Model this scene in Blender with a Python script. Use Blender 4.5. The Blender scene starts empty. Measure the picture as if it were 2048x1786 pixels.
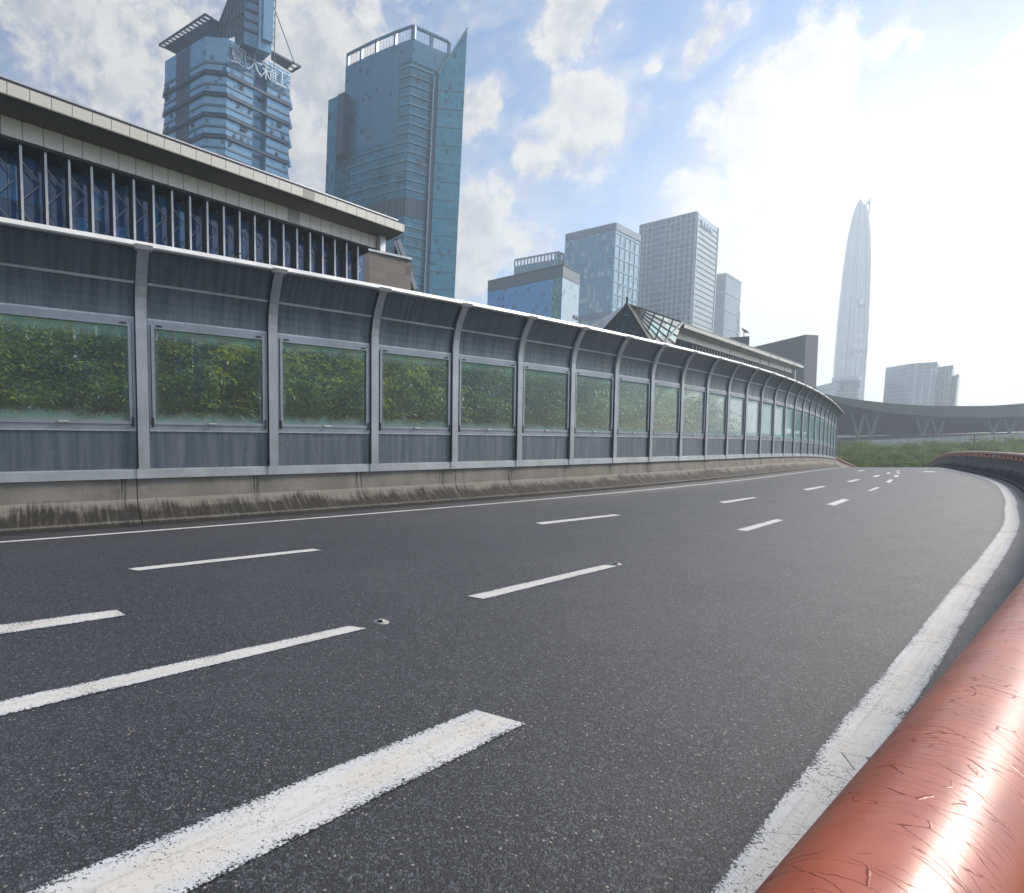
import bpy, math, random
from mathutils import Vector, Matrix
random.seed(7)
R = math.radians
S = bpy.context.scene
COL = S.collection

# ------------------------------------------------------------------ camera
F_PX, PX, PY = 1150.0, 740.0, 958.0        # focal length and principal point, in 2048-wide pixels
PITCH = math.atan(70 / 1150)
cd = bpy.data.cameras.new('camera'); cam = bpy.data.objects.new('camera', cd); COL.objects.link(cam)
cd.sensor_width = 36; cd.lens = F_PX / 2048 * 36
cd.shift_x = (1024 - PX) / 2048; cd.shift_y = (PY - 893) / 2048
cd.clip_start = 0.05; cd.clip_end = 8000
cam.rotation_euler = (R(90) - PITCH, 0, 0)
S.camera = cam

# ------------------------------------------------------------------ world, sun, exposure
SUN_EL, SUN_AZ = R(36), R(73)              # azimuth measured from +Y towards +X
EXPOSURE = 0.55
SKY_STRENGTH = 0.10
SUN_STRENGTH = 4.8
S.view_settings.view_transform = 'Standard'; S.view_settings.look = 'None'
S.view_settings.exposure = EXPOSURE; S.view_settings.gamma = 1


def ray(u, v):
    cx = (u - PX) / F_PX; cy = -(v - PY) / F_PX
    return Vector((cx, math.cos(PITCH) + cy * math.sin(PITCH), -math.sin(PITCH) + cy * math.cos(PITCH)))


class NT:
    """small node-tree writer"""
    def __init__(s, tree):
        s.t = tree; tree.nodes.clear()
    def n(s, typ, **kw):
        ins = kw.pop('ins', {})
        nd = s.t.nodes.new(typ)
        for k, v in kw.items(): setattr(nd, k, v)
        for k, v in ins.items():
            sock = nd.inputs[k]
            if isinstance(v, bpy.types.NodeSocket): s.t.links.new(v, sock)
            else: sock.default_value = v
        return nd
    def math(s, op, a, b=0.0, c=0.0, clamp=False):
        nd = s.n('ShaderNodeMath', operation=op, use_clamp=clamp, ins={0: a, 1: b, 2: c})
        return nd.outputs[0]
    def ramp(s, fac, a, b, c=0.0, d=1.0, smooth=True):
        nd = s.n('ShaderNodeMapRange', interpolation_type='SMOOTHSTEP' if smooth else 'LINEAR',
                 ins={0: fac, 1: a, 2: b, 3: c, 4: d})
        return nd.outputs[0]
    def mix(s, fac, a, b):
        nd = s.n('ShaderNodeMix', data_type='RGBA', ins={0: fac, 6: a, 7: b})
        return nd.outputs[2]
    def noise(s, vec, scale, detail=4, rough=0.55, dist=0.0):
        nd = s.n('ShaderNodeTexNoise', ins={'Vector': vec, 'Scale': scale, 'Detail': detail, 'Roughness': rough, 'Distortion': dist})
        return nd.outputs[0]


W = bpy.data.worlds.new('World'); S.world = W; W.use_nodes = True
w = NT(W.node_tree)
sky = w.n('ShaderNodeTexSky', sky_type='NISHITA', sun_disc=False, sun_elevation=SUN_EL, sun_rotation=SUN_AZ)
sky.altitude = 0; sky.air_density = 1.1; sky.dust_density = 0.0; sky.ozone_density = 2.0
tc = w.n('ShaderNodeTexCoord').outputs['Generated']
warp = w.n('ShaderNodeTexNoise', ins={'Vector': tc, 'Scale': 5.0, 'Detail': 3.0, 'Roughness': 0.6})
wv = w.n('ShaderNodeVectorMath', operation='SUBTRACT', ins={0: warp.outputs['Color'], 1: (0.5, 0.5, 0.5)})
wv = w.n('ShaderNodeVectorMath', operation='SCALE', ins={0: wv.outputs[0], 'Scale': 0.16})
wd = w.n('ShaderNodeVectorMath', operation='ADD', ins={0: tc, 1: wv.outputs[0]}).outputs[0]
wd = w.n('ShaderNodeVectorMath', operation='NORMALIZE', ins={0: wd}).outputs[0]
# cloud banks: compass direction of each bank's middle, angular radius, strength
BANKS = [(150, 20, 13, .8), (640, 210, 17, .95), (350, 120, 13, .85), (30, 330, 8, .6), (640, 420, 13, .9), (900, 470, 8, 1.0), (975, 240, 3.6, .95),
         (1130, 60, 4.2, 1.0), (1190, 230, 4.4, 1.0), (1010, 480, 6.5, .8), (1130, 330, 5.0, .9),
         (1325, 85, 2.0, .9), (1418, 62, 2.4, 1.0), (1640, 160, 4.6, 1.0), (1740, 130, 3.6, 1.0), (1835, 115, 1.9, .9),
         (1560, 300, 6.5, 1.0), (1380, 420, 5.0, .9), (1740, 400, 7.0, 1.0), (2000, 190, 3.4, 1.0), (2060, 430, 7, 1.0), (1640, 640, 11, 1.0), (1320, 640, 8, .75), (1960, 700, 9, .9),
         (-500, 200, 22, .8), (-900, 600, 22, .7), (2700, 700, 20, .9)]
mask = None
for (u, v, rad, st) in BANKS:
    d = ray(u, v).normalized()
    dp = w.n('ShaderNodeVectorMath', operation='DOT_PRODUCT', ins={0: wd, 1: tuple(d)}).outputs['Value']
    ang = w.math('ARCCOSINE', w.math('MINIMUM', dp, 1.0))
    m = w.ramp(ang, R(rad * 1.6), R(rad * 0.15), 0.0, min(st, 1.0))
    mask = m if mask is None else w.math('MAXIMUM', mask, m)
back = w.n('ShaderNodeSeparateXYZ', ins={0: tc}).outputs[1]
mask = w.math('MAXIMUM', mask, w.ramp(back, -0.05, -0.4, 0.0, 0.62))      # unseen cloud behind the camera, its cover shaped as fill for shaded fronts
fb = w.noise(tc, 7.0, 12, 0.60, 0.15)
fine = w.noise(tc, 30.0, 10, 0.66, 0.2)
wisp = w.noise(w.n('ShaderNodeMapping', ins={0: wd, 3: (6.0, 6.0, 15.0)}).outputs[0], 1.6, 9, 0.62, 0.4)
dens = w.math('ADD', w.math('MULTIPLY', mask, 0.40), w.math('ADD', w.math('MULTIPLY', fb, 0.66), w.math('ADD', w.math('MULTIPLY', fine, 0.30), w.math('MULTIPLY', wisp, 0.16))))
# the same noise a little further towards the sun: thicker there means this bit lies in the cloud's own shade
tl = Vector((.75, -.05, .66)).normalized() * .030
offc = w.n('ShaderNodeVectorMath', operation='ADD', ins={0: tc, 1: tuple(tl)}).outputs[0]
fb2 = w.noise(offc, 7.0, 12, 0.60, 0.15); fine2 = w.noise(offc, 30.0, 10, 0.66, 0.2)
selfsh = w.math('ADD', w.math('SUBTRACT', fb2, fb), w.math('MULTIPLY', w.math('SUBTRACT', fine2, fine), .35))
cov = w.ramp(dens, 0.74, 0.92)
veil = w.math('MULTIPLY', w.ramp(w.math('ADD', wisp, w.math('MULTIPLY', mask, .35)), .48, .95), .55)      # thin high cloud between the banks
cov = w.math('MAXIMUM', cov, veil)
# cloud tone: thick parts greyer, thin edges brighter
sd = Vector((math.sin(SUN_AZ) * math.cos(SUN_EL), math.cos(SUN_AZ) * math.cos(SUN_EL), math.sin(SUN_EL)))
glow_dp = w.n('ShaderNodeVectorMath', operation='DOT_PRODUCT', ins={0: tc, 1: tuple(ray(1760, 640).normalized())}).outputs['Value']
sky_glow = w.ramp(glow_dp, 0.90, 0.997)  # white glow painted into the sky, apart from the sun's direction
relief = w.noise(tc, 9.0, 10, 0.62, 0.2)
shade = w.math('MINIMUM', 1.0, w.math('ADD', w.math('MULTIPLY', w.ramp(selfsh, -.10, .13), .75), w.math('MULTIPLY', w.math('MULTIPLY', w.ramp(dens, 0.84, 1.05), w.ramp(relief, .36, .62)), .45)))
tone = w.mix(shade, (5.7, 5.5, 5.15, 1), (3.0, 3.1, 3.5, 1))
tone = w.mix(w.math('MULTIPLY', sky_glow, .85), tone, (7.6, 7.4, 7.1, 1))
cov = w.math('MAXIMUM', cov, w.math('POWER', sky_glow, 1.3))
hsv = w.n('ShaderNodeHueSaturation', ins={'Hue': 0.506, 'Saturation': 1.12, 'Value': 1.0, 'Color': sky.outputs[0]})
skyc = w.mix(cov, hsv.outputs[0], tone)
bg = w.n('ShaderNodeBackground', ins={'Color': skyc, 'Strength': SKY_STRENGTH})
out = w.n('ShaderNodeOutputWorld', ins={'Surface': bg.outputs[0]})

sl = bpy.data.lights.new('sun', 'SUN'); so = bpy.data.objects.new('sun', sl); COL.objects.link(so)
sl.energy = SUN_STRENGTH; sl.angle = R(14); sl.color = (1.0, 0.91, 0.80)
so.rotation_euler = (-sd).to_track_quat('-Z', 'Y').to_euler(); so.location = (0, 0, 60)

# ------------------------------------------------------------------ geometry helpers


def atz(u, v, z): r = ray(u, v); return r * (z / r.z)
def aty(u, v, y): r = ray(u, v); return r * (y / r.y)
def zroad(y): return -1.5 - (0.001 * (y - 27) ** 2 if y > 27 else 0)
def onroad(u, v):
    r = ray(u, v); t = 0.2
    while t < 130 and (r * t).z > zroad((r * t).y): t *= 1.0008
    return r * t


ORIG = {}


class MB:
    def __init__(s): s.v = []; s.f = []; s.uv = []
    def quad(s, a, b, c, d, uv=None):
        i = len(s.v); s.v += [tuple(a), tuple(b), tuple(c), tuple(d)]; s.f.append((i, i + 1, i + 2, i + 3))
        s.uv += uv or [(0, 0), (1, 0), (1, 1), (0, 1)]
    def tri(s, a, b, c):
        i = len(s.v); s.v += [tuple(a), tuple(b), tuple(c)]; s.f.append((i, i + 1, i + 2)); s.uv += [(0, 0), (1, 0), (0, 1)]
    def poly(s, pts):
        i = len(s.v); s.v += [tuple(p) for p in pts]; s.f.append(tuple(range(i, i + len(pts)))); s.uv += [(p[0], p[1]) for p in pts]
    def obox(s, o, X, Y, Z):
        o, X, Y, Z = Vector(o), Vector(X), Vector(Y), Vector(Z)
        if X.cross(Y).dot(Z) < 0: o = o + X; X = -X
        c = [o, o + X, o + X + Y, o + Y, o + Z, o + X + Z, o + X + Y + Z, o + Y + Z]
        lx, ly, lz = X.length, Y.length, Z.length
        for q, (p, r) in (((0, 3, 2, 1), (ly, lx)), ((4, 5, 6, 7), (lx, ly)), ((0, 1, 5, 4), (lx, lz)), ((1, 2, 6, 5), (ly, lz)), ((2, 3, 7, 6), (lx, lz)), ((3, 0, 4, 7), (ly, lz))):
            s.quad(*[c[k] for k in q], uv=[(0, 0), (p, 0), (p, r), (0, r)])
    def box(s, c, d):
        c, d = Vector(c), Vector(d); s.obox(c - d / 2, (d.x, 0, 0), (0, d.y, 0), (0, 0, d.z))
    def prism(s, pts, z0, z1, cap=True):
        n = len(pts); t = 0
        area = sum(pts[k][0] * pts[(k + 1) % n][1] - pts[(k + 1) % n][0] * pts[k][1] for k in range(n))
        if area < 0: pts = pts[::-1]
        for k in range(n):
            a, b = pts[k], pts[(k + 1) % n]; L = math.hypot(b[0] - a[0], b[1] - a[1])
            s.quad((a[0], a[1], z0), (b[0], b[1], z0), (b[0], b[1], z1), (a[0], a[1], z1), uv=[(t, z0), (t + L, z0), (t + L, z1), (t, z1)]); t += L
        if cap:
            s.poly([(p[0], p[1], z1) for p in pts]); s.poly([(p[0], p[1], z0) for p in pts[::-1]])
    def bar(s, a, b, wd_, ht=None):
        a, b = Vector(a), Vector(b); d = (b - a); ht = ht or wd_
        up = Vector((0, 0, 1)) if abs(d.normalized().z) < 0.95 else Vector((1, 0, 0))
        x = d.cross(up).normalized(); y = x.cross(d).normalized()
        s.obox(a - x * wd_ / 2 - y * ht / 2, x * wd_, y * ht, d)
    def tube(s, path, rad, n=10, cap=True):
        path = [Vector(p) for p in path]; base = len(s.v); L = 0
        for k, p in enumerate(path):
            d = (path[min(k + 1, len(path) - 1)] - path[max(k - 1, 0)]).normalized()
            up = Vector((0, 0, 1)) if abs(d.z) < 0.95 else Vector((1, 0, 0))
            x = d.cross(up).normalized(); y = x.cross(d); r = rad(k) if callable(rad) else rad
            if k: L += (p - path[k - 1]).length
            for j in range(n + 1):
                a = 2 * math.pi * j / n
                s.v.append(tuple(p + x * math.cos(a) * r + y * math.sin(a) * r)); s.uv.append((L, a * r))
        m = n + 1
        for k in range(len(path) - 1):
            for j in range(n):
                a = base + k * m + j; s.f.append((a, a + 1, a + m + 1, a + m))
        if cap:
            s.f.append(tuple(base + j for j in range(n))); e = base + (len(path) - 1) * m; s.f.append(tuple(e + j for j in range(n))[::-1])
    def grid(s, rows, uvs=None, flip=False):
        base = len(s.v); m = len(rows[0])
        for i, r in enumerate(rows):
            for j, p in enumerate(r):
                s.v.append(tuple(p)); s.uv.append(uvs[i][j] if uvs else (j, i))
        for i in range(len(rows) - 1):
            for j in range(m - 1):
                a = base + i * m + j; q = (a, a + 1, a + m + 1, a + m); s.f.append(q[::-1] if flip else q)
    def build(s, name, mat, parent=None, smooth=False, origin=None, bevel=0):
        o = origin
        if o is None:
            p = parent
            while p is not None and p.parent is not None: p = p.parent
            o = ORIG.get(p.name, tuple(p.location)) if p is not None else (0, 0, 0)
        me = bpy.data.meshes.new(name)
        me.from_pydata([(a[0] - o[0], a[1] - o[1], a[2] - o[2]) for a in s.v], [], s.f)
        uvl = me.uv_layers.new(name='UVMap')
        idx = [0] * len(me.loops); me.loops.foreach_get('vertex_index', idx)
        flat = [c for i in idx for c in s.uv[i]]
        uvl.data.foreach_set('uv', flat)
        if smooth: me.polygons.foreach_set('use_smooth', [True] * len(me.polygons))
        me.materials.append(mat); me.update()
        ob = bpy.data.objects.new(name, me); COL.objects.link(ob)
        if parent is not None: ob.parent = parent
        else: ob.location = o
        if bevel:
            b = ob.modifiers.new('bevel', 'BEVEL'); b.width = bevel; b.segments = 2
        return ob


def tag(o, label, cat=None, group=None, kind=None):
    o['label'] = label
    if cat: o['category'] = cat
    if group: o['group'] = group
    if kind: o['kind'] = kind
    return o


def thing(name, label, cat, loc, group=None, lean=0.0, top=None):
    e = bpy.data.objects.new(name, None); COL.objects.link(e); e.empty_display_size = .2
    loc = Vector(loc)
    if lean:                                  # loc is the base straight below the top
        H = top - loc.z
        e.location = Vector((loc.x - math.sin(lean) * H, loc.y, top - math.cos(lean) * H)); e.rotation_euler.y = lean
        ORIG[e.name] = tuple(loc)
    else: e.location = loc
    return tag(e, label, cat, group)


# ------------------------------------------------------------------ materials
def newmat(name):
    m = bpy.data.materials.new(name); m.use_nodes = True; return m, NT(m.node_tree)


def pbr(nt, col, rough=.6, metal=0.0, bump=None, strength=.3, dist=.01, spec=.5, extra=None):
    ins = {'Base Color': col, 'Roughness': rough, 'Metallic': metal, 'Specular IOR Level': spec}
    if extra: ins.update(extra)
    if bump is not None:
        ins['Normal'] = nt.n('ShaderNodeBump', ins={'Height': bump, 'Strength': strength, 'Distance': dist}).outputs[0]
    b = nt.n('ShaderNodeBsdfPrincipled', ins=ins)
    nt.n('ShaderNodeOutputMaterial', ins={'Surface': b.outputs[0]}); return b


def c4(c): return (c[0], c[1], c[2], 1.0)


def plain(name, col, rough=.5, metal=0.0, var=.12, scale=1.5, spec=.5):
    m, t = newmat(name)
    co = t.n('ShaderNodeTexCoord').outputs['Object']
    n1 = t.noise(co, scale, 5, .6)
    c = t.mix(t.ramp(n1, .3, .7), c4([k * (1 - var) for k in col]), c4([min(1, k * (1 + var)) for k in col]))
    pbr(t, c, rough, metal, bump=t.noise(co, scale * 14, 3), strength=.06, spec=spec); return m


def asphalt_nodes(t, co, lo=(.005, .008, .013), hi=(.12, .137, .175)):
    vo = t.n('ShaderNodeTexVoronoi', ins={'Vector': co, 'Scale': 96.0})
    vb = t.n('ShaderNodeTexVoronoi', ins={'Vector': co, 'Scale': 46.0})
    rnd = t.n('ShaderNodeSeparateColor', ins={0: vo.outputs['Color']})
    rnd2 = t.n('ShaderNodeSeparateColor', ins={0: vb.outputs['Color']})
    big = t.noise(co, .55, 5, .6)
    c = t.mix(t.math('POWER', rnd.outputs[0], 2.4), c4(lo), c4(hi))
    c = t.mix(t.ramp(rnd2.outputs[1], .88, .99, 0, .5), c, c4((.15, .155, .16)))
    c = t.mix(t.ramp(rnd.outputs[2], .985, .995), c, c4((.36, .33, .28)))
    c = t.mix(t.ramp(vo.outputs['Distance'], .35, .75), c, c4((.012, .012, .014)))
    c = t.mix(t.math('MULTIPLY', t.ramp(big, .35, .7), .22), c, c4((.085, .088, .095)))
    h = t.math('ADD', t.math('MULTIPLY', t.math('SUBTRACT', 1.0, vo.outputs['Distance']), .5), t.math('ADD', t.math('MULTIPLY', rnd2.outputs[0], .5), t.noise(co, 210.0, 3)))
    return c, h


def mat_asphalt():
    m, t = newmat('asphalt'); co = t.n('ShaderNodeTexCoord').outputs['Object']
    c, h = asphalt_nodes(t, co)
    tr = t.noise(co, 3.1, 6, .65)
    pbr(t, c, t.ramp(tr, .3, .7, .50, .54), bump=h, strength=1.0, dist=.008, spec=.7); return m


def mat_paint(cracks=1.0):
    m, t = newmat('road_paint'); co = t.n('ShaderNodeTexCoord').outputs['Object']
    uv = t.n('ShaderNodeUVMap').outputs[0]; xyz = t.n('ShaderNodeSeparateXYZ', ins={0: uv})
    edge = t.math('MULTIPLY', t.math('ABSOLUTE', t.math('SUBTRACT', xyz.outputs[1], .5)), 2.0)
    ac, h = asphalt_nodes(t, co)
    n1 = t.noise(co, 90.0, 4, .65); n2 = t.noise(co, 2.6, 4, .6)
    wear = t.math('ADD', t.math('MULTIPLY', n1, .85), t.math('ADD', t.math('MULTIPLY', n2, .34), t.math('MULTIPLY', t.math('POWER', edge, 5.0), .17)))
    gone = t.math('MAXIMUM', t.ramp(wear, .69, .75), t.math('MULTIPLY', t.ramp(t.noise(co, 62.0, 5, .7, .8), .64, .68), t.ramp(n2, .38, .58)))
    vo = t.n('ShaderNodeTexVoronoi', feature='DISTANCE_TO_EDGE', ins={'Vector': t.n('ShaderNodeMapping', ins={0: t.n('ShaderNodeVectorMath', operation='ADD', ins={0: uv, 1: (0, 0, 0)}).outputs[0], 3: (3.2, .45, 1)}).outputs[0], 'Scale': 2.4})
    crack = t.math('MULTIPLY', t.ramp(vo.outputs[0], .010, .002), t.ramp(t.noise(co, 3.0, 3), .45, .6))
    crack = t.math('MULTIPLY', crack, cracks)
    base = t.mix(t.ramp(edge, .25, .9), c4((.57, .55, .50)), c4((.52, .54, .56)))
    base = t.mix(t.ramp(t.noise(co, 2.1, 5, .6), .35, .7, 0, .5), base, c4((.63, .63, .62)))
    base = t.mix(t.ramp(t.noise(co, 34.0, 5, .7), .50, .75), base, c4((.36, .36, .36)))
    base = t.mix(t.ramp(t.noise(t.n('ShaderNodeMapping', ins={0: uv, 3: (.5, 5.0, 1)}).outputs[0], 1.8, 6, .65), .48, .72, 0, .55), base, c4((.33, .34, .35)))
    g = t.math('MAXIMUM', gone, crack)
    pbr(t, t.mix(g, base, ac), .6, bump=t.math('ADD', t.math('MULTIPLY', h, .35), t.math('SUBTRACT', 1.0, g)), strength=.45, dist=.004); return m


def mat_concrete(name='parapet_concrete', dirt=True, base=(.25, .232, .205)):
    m, t = newmat(name); co = t.n('ShaderNodeTexCoord').outputs['Object']
    uv = t.n('ShaderNodeUVMap').outputs[0]; xyz = t.n('ShaderNodeSeparateXYZ', ins={0: uv}); hgt = xyz.outputs[1]; sx = xyz.outputs[0]
    n1 = t.noise(co, 1.3, 6, .62); n2 = t.noise(co, 22.0, 5, .6)
    c = t.mix(t.ramp(n1, .3, .7), c4([k * .78 for k in base]), c4([k * 1.12 for k in base]))
    c = t.mix(t.ramp(n2, .5, .8, 0, .35), c, c4((.12, .11, .10)))
    if dirt:
        st = t.n('ShaderNodeMapping', ins={0: uv, 3: (6.0, .9, 1)}).outputs[0]
        s1 = t.noise(st, 2.2, 7, .72)
        st2 = t.n('ShaderNodeMapping', ins={0: uv, 3: (2.2, .22, 1)}).outputs[0]
        s2 = t.noise(st2, 1.7, 5, .65)
        top = t.math('ADD', hgt, t.math('ADD', t.math('MULTIPLY', t.math('SUBTRACT', s1, .5), -.34), t.math('MULTIPLY', t.math('SUBTRACT', n1, .5), -.5)))
        band = t.math('MULTIPLY', t.ramp(top, .50, .30), t.ramp(t.math('ADD', hgt, t.math('MULTIPLY', n2, .1)), .10, .20))
        c = t.mix(t.math('MULTIPLY', band, t.ramp(s1, .28, .52, .60, 1.0)), c, c4((.026, .025, .023)))
        # black runs from the foot of every post
        ph = t.math('ABSOLUTE', t.math('SUBTRACT', t.math('FRACT', t.math('ADD', t.math('DIVIDE', sx, 2.62), .5)), .5))
        run = t.math('MULTIPLY', t.ramp(ph, .075, .0), t.ramp(t.noise(t.n('ShaderNodeMapping', ins={0: uv, 3: (14, .5, 1)}).outputs[0], 1.9, 4, .6), .46, .60))
        c = t.mix(t.math('MULTIPLY', run, .85), c, c4((.035, .032, .030)))
        c = t.mix(t.math('MULTIPLY', t.ramp(s2, .55, .72), .35), c, c4((.09, .085, .075)))
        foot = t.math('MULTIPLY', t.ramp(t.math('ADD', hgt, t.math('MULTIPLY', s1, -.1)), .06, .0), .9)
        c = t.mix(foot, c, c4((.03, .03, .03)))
    pbr(t, c, .85, bump=t.math('ADD', n2, t.noise(co, 80.0, 3)), strength=.35, dist=.008, spec=.3); return m


def mat_panel():
    m, t = newmat('barrier_panel_metal'); uv = t.n('ShaderNodeUVMap').outputs[0]; co = t.n('ShaderNodeTexCoord').outputs['Object']
    st = t.n('ShaderNodeMapping', ins={0: uv, 3: (3.0, .22, 1)}).outputs[0]
    s1 = t.noise(st, 2.3, 7, .62); s2 = t.noise(t.n('ShaderNodeMapping', ins={0: uv, 3: (11, .3, 1)}).outputs[0], 2.0, 5, .6)
    c = t.mix(t.ramp(s1, .30, .70), c4((.082, .108, .135)), c4((.160, .188, .218)))
    c = t.mix(t.ramp(s2, .60, .85, 0, .35), c, c4((.09, .10, .115)))
    c = t.mix(t.ramp(t.noise(co, 5.5, 4), .60, .78, 0, .30), c, c4((.26, .29, .32)))
    c = t.mix(t.ramp(t.noise(co, 9.0, 2), .76, .80, 0, .8), c, c4((.06, .04, .03)))
    # fine perforated / ribbed sheet
    x = t.n('ShaderNodeSeparateXYZ', ins={0: uv})
    rib = t.math('SINE', t.math('MULTIPLY', x.outputs[1], 210.0))
    pbr(t, c, .42, .35, bump=t.math('ADD', t.math('MULTIPLY', rib, .12), t.math('MULTIPLY', s1, .4)), strength=.25, dist=.006); return m


def mat_frame(name, col, rough=.38, metal=.45):
    m, t = newmat(name); co = t.n('ShaderNodeTexCoord').outputs['Object']
    uv = t.n('ShaderNodeUVMap').outputs[0]
    n1 = t.noise(co, 1.2, 6, .65)
    c = t.mix(t.ramp(n1, .3, .7), c4([k * .82 for k in col]), c4([min(1, k * 1.1) for k in col]))
    c = t.mix(t.ramp(t.noise(co, 17.0, 5, .7), .60, .78, 0, .55), c, c4((.13, .12, .11)))
    pbr(t, c, rough, metal, bump=t.noise(co, 40.0, 3), strength=.08); return m


def mat_pane(glare=0.0):
    m, t = newmat('window_pane_glass'); uv = t.n('ShaderNodeUVMap').outputs[0]; x = t.n('ShaderNodeSeparateXYZ', ins={0: uv})
    co = t.n('ShaderNodeTexCoord').outputs['Object']
    n = t.math('MULTIPLY', t.math('SUBTRACT', t.noise(co, 2.2, 5, .6), .5), .16)
    e1 = t.ramp(t.math('ADD', x.outputs[1], n), .13, .0); e2 = t.ramp(t.math('ADD', x.outputs[1], n), .84, 1.0)
    e3 = t.math('MULTIPLY', t.ramp(t.math('ABSOLUTE', t.math('SUBTRACT', x.outputs[0], .5)), .44, .5), .35)
    dirt = t.math('MULTIPLY', t.math('MAXIMUM', t.math('MAXIMUM', e1, e2), e3), .60)
    dirt = t.math('ADD', dirt, t.ramp(t.noise(co, 4.0, 5, .65), .5, .8, .012 + glare, .07 + glare * 1.3))  # milky part paints sky glare over the far panes; the rest is dirt
    tr = t.n('ShaderNodeBsdfTransparent', ins={0: (.84, .95, .92, 1)})
    gl = t.n('ShaderNodeBsdfGlossy', ins={'Color': (.9, .95, 1, 1), 'Roughness': .03})
    df = t.n('ShaderNodeBsdfDiffuse', ins={0: (.42, .60, .58, 1)}); tl = t.n('ShaderNodeBsdfTranslucent', ins={0: (.42, .62, .60, 1)})
    dd = t.n('ShaderNodeMixShader', ins={0: .5, 1: df.outputs[0], 2: tl.outputs[0]})
    fr = t.n('ShaderNodeFresnel', ins={0: 1.45})
    a = t.n('ShaderNodeMixShader', ins={0: t.math('MINIMUM', 1.0, t.math('MULTIPLY', fr.outputs[0], 1.5)), 1: tr.outputs[0], 2: gl.outputs[0]})
    b = t.n('ShaderNodeMixShader', ins={0: dirt, 1: a.outputs[0], 2: dd.outputs[0]})
    t.n('ShaderNodeOutputMaterial', ins={'Surface': b.outputs[0]}); return m


def mat_rail():
    m, t = newmat('red_rail_paint'); uv = t.n('ShaderNodeUVMap').outputs[0]; co = t.n('ShaderNodeTexCoord').outputs['Object']
    wp = t.n('ShaderNodeTexNoise', ins={'Vector': co, 'Scale': 9.0, 'Detail': 4.0})
    wv = t.n('ShaderNodeVectorMath', operation='SCALE', ins={0: wp.outputs['Color'], 'Scale': .07})
    sv = t.n('ShaderNodeVectorMath', operation='ADD', ins={0: uv, 1: wv.outputs[0]})
    mp = t.n('ShaderNodeMapping', ins={0: sv.outputs[0], 3: (52.0, 15.0, 1)})
    vo = t.n('ShaderNodeTexVoronoi', feature='DISTANCE_TO_EDGE', ins={'Vector': mp.outputs[0], 'Scale': 1.0})
    keep = t.ramp(t.noise(co, 15.0, 6, .65), .40, .52)
    crack = t.math('MULTIPLY', t.ramp(vo.outputs[0], .026, .006), keep)
    n1 = t.noise(co, 6.0, 6, .65)
    c = t.mix(t.ramp(n1, .3, .72), c4((.29, .050, .018)), c4((.42, .088, .032)))
    c = t.mix(crack, c, c4((.20, .030, .014)))
    c = t.mix(t.ramp(t.noise(co, 60.0, 3), .70, .76, 0, .6), c, c4((.12, .03, .02)))
    h = t.math('ADD', t.math('MULTIPLY', crack, -1.0), t.math('ADD', t.math('MULTIPLY', n1, .5), t.math('MULTIPLY', t.noise(co, 38.0, 4, .6), .22)))
    pbr(t, c, t.ramp(t.noise(co, 14.0, 4), .35, .7, .34, .46), bump=h, strength=.28, dist=.004, spec=.25,
        extra={'Coat Weight': t.math('MULTIPLY', t.math('SUBTRACT', 1.0, crack), .55), 'Coat Roughness': .30, 'Coat IOR': 1.65}); return m


def mat_leaf(name, a, b, c_, spec=.5, rough=.42, tlf=.42):
    m, t = newmat(name)
    g = t.n('ShaderNodeNewGeometry'); r = g.outputs['Random Per Island']
    co = t.n('ShaderNodeTexCoord').outputs['Object']
    cl = t.ramp(t.noise(co, 1.1, 3), .35, .65)
    ob_ = t.n('ShaderNodeObjectInfo').outputs['Random']
    cl = t.math('MULTIPLY', cl, t.ramp(ob_, 0, 1, .35, 1.15, False))
    col = t.mix(cl, c4(a), c4(b)); col = t.mix(t.math('MULTIPLY', t.ramp(r, .60, 1.0, 0, .8), t.ramp(ob_, 0, 1, .45, 1.0, False)), col, c4(c_))
    d = t.n('ShaderNodeBsdfPrincipled', ins={'Base Color': col, 'Roughness': rough, 'Specular IOR Level': spec})
    tl = t.n('ShaderNodeBsdfTranslucent', ins={0: t.mix(.5, col, c4((c_[0] * 1.3, c_[1] * 1.2, c_[2])))})
    mx = t.n('ShaderNodeMixShader', ins={0: tlf, 1: d.outputs[0], 2: tl.outputs[0]})
    t.n('ShaderNodeOutputMaterial', ins={'Surface': mx.outputs[0]}); return m


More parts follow.
